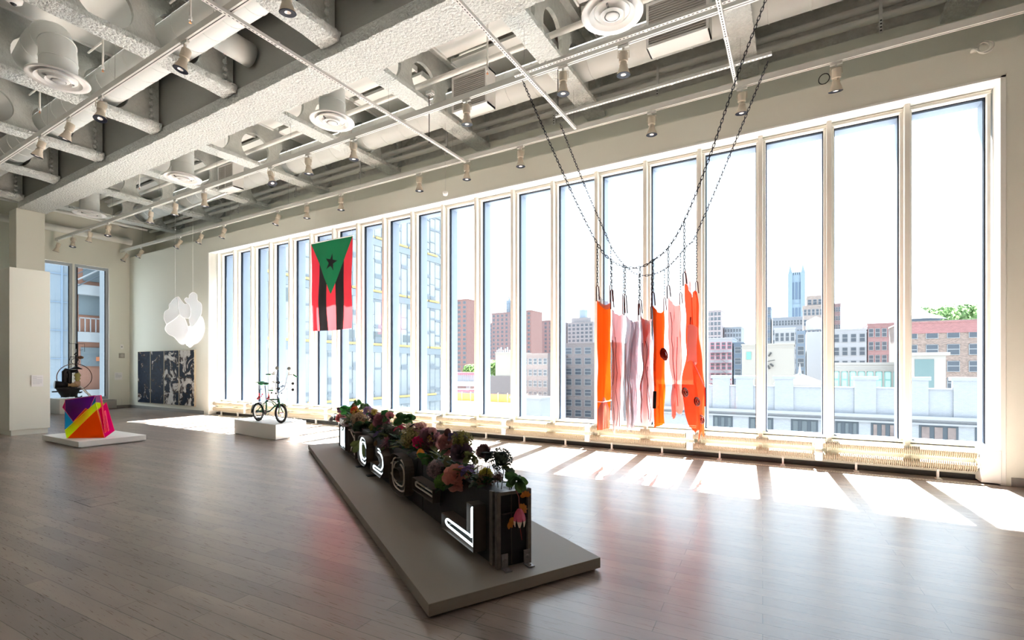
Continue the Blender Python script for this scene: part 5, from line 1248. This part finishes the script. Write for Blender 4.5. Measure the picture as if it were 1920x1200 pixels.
WB = mat('white_painted_masonry', (.23, .235, .25), .9, bump=.15, bscale=4, var=.06, vscale=1.5); BGE = mat('beige_render', (.225, .21, .19), .9, var=.04); DBL = mat('slate_blue_wall', (.07, .095, .13), .8); GOTH = mat('pale_limestone', (.135, .18, .225), .9)
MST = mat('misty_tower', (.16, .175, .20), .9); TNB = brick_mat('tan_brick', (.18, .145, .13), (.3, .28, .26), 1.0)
struct(B().box(-400, 300, 12, 900, GZ-.5, GZ).build('ground', mat('pale_street', (.13, .13, .13), .9)), 'street level far below the windows')
STN = mat('pale_ground_slab', (.62, .60, .56), .9)
# project towers
facade('tower_block', 'tall red brick tower with pale balcony bays, leftmost beyond the windows', 836, 876, 563, 236, RB, 14, cols=-3.6, ws=2.2, hs=1.5, fh=2.75)
facade('tower_block', 'dark blue-grey slab tower behind the tall red brick tower', 874, 892, 624, 300, mat('dark_slate', (.09, .11, .14), .8), 14, cols=-3, ws=1.7, hs=1.5, fh=2.8, floors=24)
facade('tower_block', 'low wing of dull brick on the left of the stepped tower', 908, 924, 607, 298, RB2, 10, cols=-3.2, ws=1.8, hs=1.5, fh=2.8, floors=14)
facade('tower_block', 'stepped brick tower with steel tank frame on its roof', 922, 962, 587, 285, RB2, 16, cols=-3.2, ws=1.8, hs=1.5, fh=2.8, floors=24)
facade('tower_block', 'red brick wing on the right of the stepped tower', 978, 996, 583, 283, RB, 16, cols=-3.2, ws=2.0, hs=1.5, fh=2.8, floors=24)
facade('tower_block', 'plain square brick tower right of the stepped tower', 1002, 1036, 602, 320, RB2, 14, cols=-3.4, ws=1.9, hs=1.6, fh=2.9, floors=22)
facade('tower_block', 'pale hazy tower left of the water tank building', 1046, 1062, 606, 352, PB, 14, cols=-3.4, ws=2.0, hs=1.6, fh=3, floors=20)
tk = facade('tower_block', 'wide pale brick tower with round water tank on top', 1064, 1112, 605, 350, PB, 14, cols=-3.6, ws=2.3, hs=1.7, fh=3, floors=20)
hh = ony(1088, 605, 350).z-GZ
B().box(-8, 8, 2, 12, hh, hh+4).build('roof_house', PB, tk); B().lathe([(.01, hh+12), (3.4, hh+10.5), (3.4, hh+4)], (0, 7, 0), n=16).build('water_tank', mat('steel_blue_tank', (.16, .20, .24), .6), tk)
tq = [o_ for o_ in bpy.data.objects if o_.get('label', '').startswith('stepped brick')][0]; hh = ony(942, 587, 285).z-GZ; wq = 1.2
b = B()
for x_ in (.6, 4.2, 7.8):
    for y_ in (2, 9): b.box(x_-.2, x_+.2, y_-.2, y_+.2, hh, hh+11)
for z_ in (3, 7, 10.9): b.box(.4, 8, 1.8, 2.2, hh+z_-.2, hh+z_+.2).box(.4, 8, 8.8, 9.2, hh+z_-.2, hh+z_+.2)
b.box(1.5, 7, 3, 8, hh, hh+9)
b.build('tank_frame', mat('steel_blue_frame', (.14, .18, .22), .6), tq)
def fire_escape(b, x, y, z, n, fh, w_=1.6, s=1):
    for k in range(n):
        zz = z-k*fh; b.box(x-w_/2, x+w_/2, y-1.0, y, zz-.06, zz)
        b.box(x-w_/2, x+w_/2, y-1.0, y-.96, zz+.85, zz+.9)
        for i in range(5): b.box(x-w_/2+i*w_/4-.015, x-w_/2+i*w_/4+.015, y-1.0, y-.97, zz, zz+.88)
        if k < n-1: b.tube([(x-w_*.4*s, y-.7, zz), (x+w_*.4*s, y-.7, zz-fh)], .05, 4)
# mid distance blocks
t_ = facade('beige_warehouse', 'blank cream wall block with dark brick base beyond the work site', 929, 962, 662, 150, BGE, 14, cols=None)
B().box(-7, 7, -.3, 0, 0, ony(945, 705, 150).z-GZ).build('brick_base', GB, t_)
b = B(); 
for k in range(10): b.box(-4+k*.9, -3.6+k*.9, 1, 1.4, ony(945, 662, 150).z-GZ, ony(945, 662, 150).z-GZ+1.2+.5*(k % 3))
b.build('roof_vents', WB, t_)
t_ = facade('brick_lowrise', 'low brown brick block with fire escape left of the grey tenement', 972, 1027, 665, 116, GB, 12, cols=6, ws=1.1, hs=1.6, fh=3, floors=5)
b = B(); fire_escape(b, -4.2, 0, ony(1000, 684, 120).z-GZ, 5, 3, 3.0); b.build('fire_escape', SLOT, t_)
t_ = facade('grey_tenement', 'grey-brown brick tenement with fire escapes seen left of the orange sheets', 1040, 1150, 645, 132, GB, 12, cols=6, ws=2.0, hs=1.8, fh=3.05, floors=8)
b = B(); fire_escape(b, -6.5, 0, ony(1090, 668, 130).z-GZ, 6, 3.05, 3.6); b.build('fire_escape', SLOT, t_)
B().box(7.2, 9.0, -.12, 0, 6.5, 9.5).build('sign_board', mat('grey_sign', (.3, .36, .42), .6), t_)
# elevated railway station
e = empty('railway_station', onp(880, 705, (0, 180, 0), (0, 1, 0)), 'elevated railway station with red roof edge below the red brick tower', 'station'); o = V(e.location); o.z = 0; e.location.z = 0
x0, x1 = ony(838, 700, 180).x-o.x, ony(927, 700, 180).x-o.x; zr = ony(880, 703, 180).z; z2 = ony(880, 715, 180).z; z3 = ony(880, 728, 180).z
B().box(x0, x1*.4, -1, 5, zr, zr+1.1).build('red_roof', mat('station_red', (.42, .10, .13), .6), e)
B().box(x0, x1*.4, 0, 4, z2, zr).build('glazed_hall', mat('station_glass', (.22, .30, .33), .3), e)
B().box(x0, x1, -1.2, 5, z2-2.2, z2).build('platform_deck', mat('station_concrete', (.36, .37, .38), .8), e)
b = B()
for k in range(26): b.box(x0+(x1-x0)*k/25-.1, x0+(x1-x0)*k/25+.1, -1.25, -1.1, z2, z2+3.2)
b.build('railing', mat('station_rail', (.20, .25, .26), .6), e)
for k in range(5): B().box(x0+2+k*9, x0+3.6+k*9, 0, 1, GZ, z2-2.2).build('pier', mat('station_concrete', (.36, .37, .38)), e)
B().box(x0+9, x1-6, -12, -4, z3-6.5, z3-1).build('lower_kiosk', mat('station_glass2', (.16, .18, .20), .4), e); B().box(x0+8, x1-5, -12.6, -3.6, z3-1, z3).build('lower_red_roof', mat('station_red', (.42, .10, .13)), e)
b = B().prism([V((x0, -3, z2-2)), V((x0, -3, z2-4.4)), V((x0+11, -3, z3-10)), V((x0+14, -3, z3-7.6))], (0, 1.2, 0)); b.build('stair_ramp', mat('station_concrete', (.36, .37, .38)), e)
# work site
ws0, ws1 = ony(835, 740, 105), ony(1008, 750, 105); zz = ony(930, 737, 105).z
struct(B().box(ws0.x-10, ws1.x+1, 50, 107, GZ, zz-2.3).build('site_ground', mat('sunlit_gravel', (.55, .50, .45), .9)), 'pale work site deck')
e = empty('site_fence', (ws0.x, 105, zz-2.3), 'long orange mesh fence along the bright work site', 'fence'); L_ = ws1.x-ws0.x
b = B().box(0, L_, 0, .04, 0, 2.0); b.build('orange_mesh', mat('orange_mesh', (.55, .22, .08), .8, trans=.5), e)
for k in range(11): B().box(L_*k/10-.1, L_*k/10+.1, -.1, 0, 0, 2.4).build('post', mat('fence_post', (.4, .25, .15)), e)
e = empty('utility_shed', ony(985, 775, 75), 'pale grey box shed standing on the work site edge', 'shed')
B().box(-3, 3, 0, 4, GZ-e.location.z, 2.6).build('shed_wall', mat('shed_grey', (.20, .21, .22), .7), e); B().box(-3.2, 3.2, -.2, 4.2, 2.6, 2.9).build('shed_roof', WB, e); B().box(3.1, 7.5, 0, .2, -3.6, -.4).build('side_panel', mat('side_panel', (.12, .14, .15)), e)
# right hand blocks
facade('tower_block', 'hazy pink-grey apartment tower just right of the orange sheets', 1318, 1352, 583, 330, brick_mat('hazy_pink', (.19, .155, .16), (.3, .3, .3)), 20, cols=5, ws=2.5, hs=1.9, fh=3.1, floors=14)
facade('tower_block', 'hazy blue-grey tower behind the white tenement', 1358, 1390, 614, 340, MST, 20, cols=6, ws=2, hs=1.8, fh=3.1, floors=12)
t_ = facade('white_tenement', 'white walk-up with red framed windows and fire escapes right of the sheets', 1300, 1373, 636, 158, WB, 14, cols=7, ws=1.3, hs=2.0, fh=3.1, floors=8, winm=(mat('red_window_frame', (.35, .10, .14), .6), mat('far_window_glass', (.045, .055, .07), .3, spec=.3)))
b = B(); fire_escape(b, 2.0, 0, ony(1340, 662, 158).z-GZ, 7, 3.1, 5.0); b.build('fire_escape', mat('rusty_iron', (.16, .08, .09), .7), t_)
facade('slate_house', 'narrow slate blue house with dark windows between white tenement and beige wall', 1375.5, 1392, 644, 158, DBL, 12, cols=1, ws=3.0, hs=1.8, fh=3.3, floors=7)
t_ = facade('beige_wall_block', 'beige blank wall block with sundial-like dark strokes', 1391, 1489, 647, 125, BGE, 14, cols=None)
b = B()
for (xa, ya, xb, yb_, r_) in [(1441, 668, 1446, 661, .2), (1438, 678, 1453, 675, .08), (1444, 682, 1450, 687, .2), (1439.5, 685, 1443, 692, .2)]:
    b.tube([ony(xa, ya, 124.6)-V(t_.location), ony(xb, yb_, 124.6)-V(t_.location)], r_, 5)
b.build('dark_strokes', SLOT, t_)
q = ony(1404, 667, 125)-V(t_.location); B().box(q.x-.5, q.x+.5, -.1, 0, q.z-.9, q.z+.9).build('green_window', mat('green_window', (.08, .20, .17), .4), t_)
facade('slate_tower', 'narrow blue slate tower left of the gothic tower', 1436, 1445, 577, 230, DBL, 12, cols=3, ws=1.5, hs=1.8, fh=3.2, floors=14)
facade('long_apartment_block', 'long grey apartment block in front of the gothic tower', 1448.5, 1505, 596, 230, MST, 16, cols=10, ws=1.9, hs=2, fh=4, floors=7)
facade('tan_apartment_block', 'tan brick apartment block with stepped top right of the gothic tower', 1506, 1552, 574, 200, TNB, 16, cols=6, ws=2.6, hs=2.1, fh=3.6, floors=10)
facade('tan_apartment_block', 'upper setback of the tan block rising over its roof', 1513, 1543, 556, 203, TNB, 10, cols=3, ws=2.2, hs=1.8, fh=3.6, floors=2, zb=ony(1530, 574, 200).z+.36)
facade('mauve_apartment_slab', 'mauve brick slab just right of the tan setback block', 1558, 1576, 571, 219, RB2, 14, cols=4, ws=1.4, hs=1.6, fh=3.3, floors=9)
# gothic tower
Yg_ = 420; xa, xb = ony(1477, 690, Yg_).x, ony(1510, 690, Yg_).x; zt = ony(1493, 515, Yg_).z; e = empty('gothic_tower', ((xa+xb)/2, Yg_, GZ), 'tall pale blue gothic church tower with pinnacles in the distance', 'tower'); hw = (xb-xa)/2; h = zt-GZ
B().box(-hw, hw, 0, 2*hw, 0, h*.55).box(-hw*.9, hw*.9, .1*hw, 1.9*hw, h*.55, h*.76).box(-hw*.78, hw*.78, .2*hw, 1.8*hw, h*.76, h).build('shaft', GOTH, e)
for sx in (-1, 1):
    for yy in (.25*hw, 1.75*hw):
        B().box(sx*hw*.72-1.4, sx*hw*.72+1.4, yy-1.4, yy+1.4, h*.5, h+1.5).lathe([(1.5, h+1.5), (.01, h+8)], (sx*hw*.72, yy, 0), n=6).build('corner_pinnacle', GOTH, e)
for k in range(3):
    for (za, zb_) in ((.44, .53), (.60, .73), (.80, .94)):
        x_ = (k-1)*hw*.42; B().box(x_-.75, x_+.75, (-.3 if za < .55 else .1*hw-.3 if za < .7 else .2*hw-.3), (.0 if za < .55 else .1*hw if za < .7 else .2*hw), h*za, h*zb_).build('lancet_window', mat('lancet_blue', (.055, .085, .13), .7), e)
b = B()
for k in range(7): b.box((k-3)*hw*.22-.8, (k-3)*hw*.22+.8, .2*hw, .2*hw+1, h, h+2)
b.build('battlement', GOTH, e)
# white buildings
facade('white_building', 'white stucco building with stepped parapet behind the beige wall', 1452, 1491, 617, 150, WB, 16, cols=4, ws=1.4, hs=2.2, fh=3.4, floors=6)
facade('white_building', 'grey shaded side wing of the white building with a row of dark windows', 1493, 1510, 620, 150, mat('shade_blue_wall', (.10, .13, .17), .9), 16, cols=1, ws=1.5, hs=2.2, fh=3.2, floors=8, roof=False)  # shaded side of the white building, its shade put into the wall colour
facade('white_building', 'tall white blank flank right of the grey wing', 1512, 1543, 622, 150, WB, 16, roof=False, cols=None)
facade('white_building', 'white building with small dark windows behind the pavilion', 1545, 1625, 619, 150, WB, 16, cols=5, ws=1.2, hs=2.0, fh=3.4, floors=5)
b = B(); c_ = ony(1530, 606, 168)
tag(B().lathe([(2.6, -2), (2.6, .6), (.01, 2.0)], c_, n=14).box(c_.x-.3, c_.x+.3, c_.y-.3, c_.y+.3, -20, c_.z).build('roof_tank', WB), 'round white roof tank above the tall white flank', 'tank')
facade('red_brick_house', 'red-painted brick apartment house left of the brown brick one', 1627, 1690, 608, 150, brick_mat('red_painted_brick', (.17, .09, .09), (.28, .2, .2), 1.4), 14, cols=5, ws=1.3, hs=2.0, fh=3.3, floors=6)
t_ = facade('brown_brick_house', 'brown brick apartment building with red trim bands at the far right', 1690, 1850, 604, 118, BB, 14, cols=-3.2, ws=1.8, hs=1.9, fh=3.1, floors=6)
hwb = (ony(1850, 690, 118).x-ony(1690, 690, 118).x)/2+.1; h = ony(1770, 604, 118).z-GZ; B().box(-hwb, hwb, -.12, 0, h-2.0, h-.1).box(-hwb, hwb, -.2, 0, h-.1, h+.2).build('red_parapet', brick_mat('red_trim_brick', (.17, .07, .07), (.3, .2, .2), 1.4), t_)
e = empty('slate_roof', ony(1722, 600, 190), 'dark slate hipped roof peeking over the brown brick building', 'roof')
B().lathe([(6.5, 0), (5, .9), (2.6, 1.8), (.01, 4.2)], n=6).box(-4.5, 4.5, -3, 3, GZ-20+5, 0).build('hipped_roof', DBL, e)
# pavilion with green windows
t_ = facade('roof_pavilion', 'long white roof pavilion with a band of green framed windows', 1545, 1690, 684, 88, BGE, 6, cols=9, ws=2.2, hs=2.4, fh=3, floors=1, first=3.4, winm=(mat('green_frame', (.10, .22, .19), .5), mat('teal_glass', (.20, .30, .30), .2)))
e = empty('entrance_box', ony(1733, 700, 84), 'small white roof structure with dark door right of the pavilion', 'roof structure')
B().box(-2.2, 2.2, 0, 4, -18, 2.4).box(-2.6, 2.6, -.3, 4.2, 2.4, 2.8).build('box_wall', BGE, e); B().box(-1.0, 1.0, -.06, 0, -4, 1.9).build('dark_door', mat('grey_green_glass', (.06, .10, .10), .3), e)
e = empty('hip_roof_hut', ony(1500, 722, 82), 'small hut with low pointed white roof on the flat roof', 'hut')
B().box(-3, 3, 0, 6, -18, 0).build('hut_wall', BGE, e); b = B().box(-3.4, 3.4, -.4, 6.4, 0, .2); b.add([(-3.4, -.4, .2), (3.4, -.4, .2), (3.4, 6.4, .2), (-3.4, 6.4, .2), (0, 3, 1.7)], [(0, 1, 4), (1, 2, 4), (2, 3, 4), (3, 0, 4)]).tube([(0, 3, 1.5), (0, 3, 3.2)], [.3, .03], 6); b.build('hut_roof', WB, e)
# near white parapet building
Yp_ = 64; e = empty('parapet_building', (2, Yp_, GZ), 'near white-painted brick building with stepped parapet, lower right beyond the windows', 'building'); o = V(e.location)
WPB = brick_mat('white_painted_brick', (.235, .245, .265), (.17, .18, .20), 2.2, var=.05)
zc = ony(1566, 775, Yp_).z-GZ; zp_ = ony(1566, 727, Yp_).z-GZ
x0, x1 = ony(1235, 700, Yp_).x-o.x, 18-o.x
B().box(x0, x1+12, 0, .5, 0, zp_-.0).box(x0, x1+12, .5, 7, 0, zc+.1).build('brick_wall', WPB, e)
B().box(x0, x1+12, -.6, 0, zc-.25, zc+.1).box(x0, x1+12, -.3, 0, zc-.8, zc-.6).box(x0, x1+12, -.12, .62, zp_-.02, zp_+.1).build('cornice', WB, e)
for xp in (1352, 1396, 1470, 1622, 1718, 1811):
    x_ = ony(xp, 700, Yp_).x-o.x; B().box(x_-.95, x_+.95, -.16, .66, zc+.06, zp_+.9).box(x_-1.15, x_+1.15, -.25, .8, zp_+.9, zp_+1.25).build('parapet_pier', WPB, e)
zs = ony(1600, 830, Yp_).z-GZ; wn = [(1337, 1374, 0), (1404, 1450, 0), (1483, 1534, 1), (1566, 1610, 1), (1633, 1680, 2), (1723, 1797, 2), (1828, 1860, 0)]
FRM = mat('dark_blue_frame', (.03, .042, .055), .6)
for xa, xb, kd in wn:
    a_, c_ = ony(xa, 800, Yp_).x-o.x, ony(xb, 800, Yp_).x-o.x
    f_ = B().box(a_, c_, -.05, .0, zs-.2, zs+2.3).build('window_frame', FRM, e); n = 3; w_ = (c_-a_)/n
    for k in range(n): B().box(a_+w_*k+.2, a_+w_*(k+1)-.2, -.11, .0, zs, zs+2.1).build('pane', mat('boarded_pane', (.12, .09, .085), .5, var=.7, vscale=1.2) if kd == 2 else mat('grey_pane', (.05, .065, .075), .2), f_)
    if kd == 1:
        for k in (0, 2): B().box(a_+w_*k+.2, a_+w_*k+1.1, -.5, -.05, zs-.1, zs+.5).build('air_conditioner', WB, f_)
    B().box(a_-.15, c_+.15, -.15, 0, zs-.5, zs-.2).build('sill', WB, f_)
# trees
def tree(p, r_, h_, m, label, n=900):
    e = empty('tree', p, label, 'tree', 'trees beyond the windows'); rd = random.Random(int(p[0]*10)); b = B(); cl = [(V((rd.uniform(-.6, .6)*r_, rd.uniform(-.4, .4)*r_, h_+rd.uniform(-.35, .35)*r_*.6)), rd.uniform(.35, .6)*r_) for _ in range(9)]
    for i in range(n):
        c, q = cl[rd.randrange(9)]; d = V((rd.gauss(0, 1), rd.gauss(0, 1), rd.gauss(0, 1))).normalized(); p2 = c+d*q*rd.uniform(.75, 1); u = d.orthogonal().normalized()*r_*.09; w_ = d.cross(u)
        u = (u+d*rd.uniform(-.5, .5)*r_*.06)
        b.add([p2-u-w_*.6, p2+u-w_*.6, p2+u+w_*.6, p2-u+w_*.6], [(0, 1, 2, 3)])
    b.build('foliage', m, e); B().tube([(0, 0, 0), (0, 0, h_)], r_*.07, 6).build('trunk', mat('bark', (.12, .09, .07)), e)
LF = mat('sunny_leaves', (.10, .17, .05), .8, trans=.5); LF2 = mat('hill_leaves', (.12, .20, .08), .8, trans=.5)
for xp, yp, Y, r_, l in [(884, 694, 200, 5, 'small green tree beside the station at the foot of the red tower'), (920, 691, 200, 7, 'round green tree left of the blank cream wall')]:
    c = ony(xp, yp, Y); tree((c.x, c.y, GZ), r_, c.z-GZ, LF, l)
for k, (xp, yp) in enumerate([(1758, 592), (1788, 589), (1815, 586), (1845, 585)]):
    c = ony(xp, yp, 220+k*14); tree((c.x, c.y, GZ), 6.4, c.z-GZ, LF2, 'hilltop tree showing over the brown brick building, %s from the left' % NUM[k], 700)
# glass laboratory building on the left
XG = -29.0; e = empty('glass_building', (XG, 26, GZ), 'pale glass curtain wall building with yellow floor bands filling the left windows', 'building'); o = V(e.location)
GLB = mat('pale_curtain_glass', (.19, .21, .225), .15, var=.12, vscale=.35, spec=.8); 
B().box(-5, 0, -14.2, 10.2, 0, 50).build('glass_wall', GLB, e)
y0, y1 = -14.0, 10.2
FB = [(-5.2, ), (-.94, ), (3.36, ), (7.62, ), (11.9, ), (16.1, ), (20.3, )]
for (z_,) in FB:
    z = z_-GZ
    B().box(0, .10, y0, y1, z-.62, z-.10).build('spandrel_band', mat('blue_grey_spandrel', (.14, .165, .185), .5), e)
    b = B(); k = 0; y = y0
    rd = random.Random(int(z_*10))
    while y < y1-1.2:
        ln = rd.choice([1.0, 1.4, 2.0]); b.box(.10, .16, y, min(y1, y+ln), z-.06, z+.10); y += ln+.22
    b.build('yellow_floor_strip', mat('yellow_strip', (.40, .27, .09), .7), e)
b = B()
for k in range(33):
    y = y0+k*.75; b.box(0, .06 if k % 2 == 0 else .03, y-.02, y+.02, 0, 50)
b.build('mullion_grid', mat('pale_mullion', (.13, .155, .18), .5), e)
b = B(); rd = random.Random(3)
for k in range(32):
    for j in range(34): 
        if rd.random() < .55: b.box(.0, .06, y0+k*.75, y0+k*.75+.75, 10+j*1.05+rd.uniform(-.3, .3), 10.05+j*1.05+rd.uniform(-.3, .3)+.03)
b.build('transom_grid', mat('slate_transom', (.11, .13, .15), .5), e)
for k, (yy, z_, w_, h_) in enumerate([(-5.5, .3, .9, 1.9), (-1.5, 4.2, 1.2, .7), (1.5, 4.3, 1.4, .6), (5.0, 4.2, 1.6, .6), (-9.3, -.2, .8, 1.7), (-7, 6.4, 1.2, .9)]): B().box(.0, .03, yy, yy+w_, z_-GZ-.5, z_-GZ-.5+h_).build('dark_room', mat('dim_room', (.08, .10, .11), .3), e)
# building beyond the end wall window
e = empty('stair_building', (-36, 11.5, GZ), 'building with white slabs, rust brown panels and diagonal stair rails beyond the end window', 'building'); o = V(e.location)
B().box(-6, 0, -.15, 5, 0, 45).build('rust_wall', mat('rust_wall', (.20, .10, .07), .6), e)
B().box(-6, .05, -4.5, -.2, 0, 45).build('white_glass_wing', mat('white_blue_wing', (.18, .22, .26), .3), e)
for z_ in (8.2, 6.0, 3.26, -.1, -3.0): B().box(-1, .5, -.2, 5, z_-GZ-.25, z_-GZ+.32).build('white_slab', mat('slab_white', (.25, .27, .29), .7), e)
for (z_, c_, y_, h_) in ((4.6, 'a', .0, 1.5), (1.6, 'b', .1, 1.1), (6.6, 'c', .2, .8)): B().box(.0, .08, y_, y_+2.2, z_-GZ, z_-GZ+h_).build('grey_window_band', mat('grey_blue_band', (.12, .15, .17), .2), e)
for k in range(4): B().tube([V((.6, -.2, 6.2+k*.35-GZ)), V((.6, 1.4, 7.4+k*.35-GZ))], .05 if k % 2 else .03, 5).build('stair_rail', mat('slab_white', (.25, .27, .29)) if k % 2 else mat('dark_rail', (.06, .08, .10)), e)
b = B()
for k in range(9): b.box(.4, .45, -.1+k*.25, -.06+k*.25, 3.6-GZ, 4.4-GZ)
b.box(.4, .45, -.1, 2.1, 4.36-GZ, 4.42-GZ); b.build('balcony_railing', mat('slab_white', (.25, .27, .29)), e)
b = B()
for k in range(5): b.box(.05, .15, -4.4+k*.9, -4.33+k*.9, 0, 45)
for k in range(12): b.box(.05, .12, -4.4, -.2, 14+k*1.6, 14.05+k*1.6)
b.build('wing_mullions', mat('blue_mullion', (.16, .22, .30), .4), e)
for (y_, z_) in ((.8, 1.9), (1.3, -1.2)): B().box(.05, .5, y_, y_+.6, z_-GZ, z_-GZ+.25).build('terracotta_block', mat('terracotta', (.35, .12, .05), .6), e)  # small terracotta-coloured blocks standing out from the wall
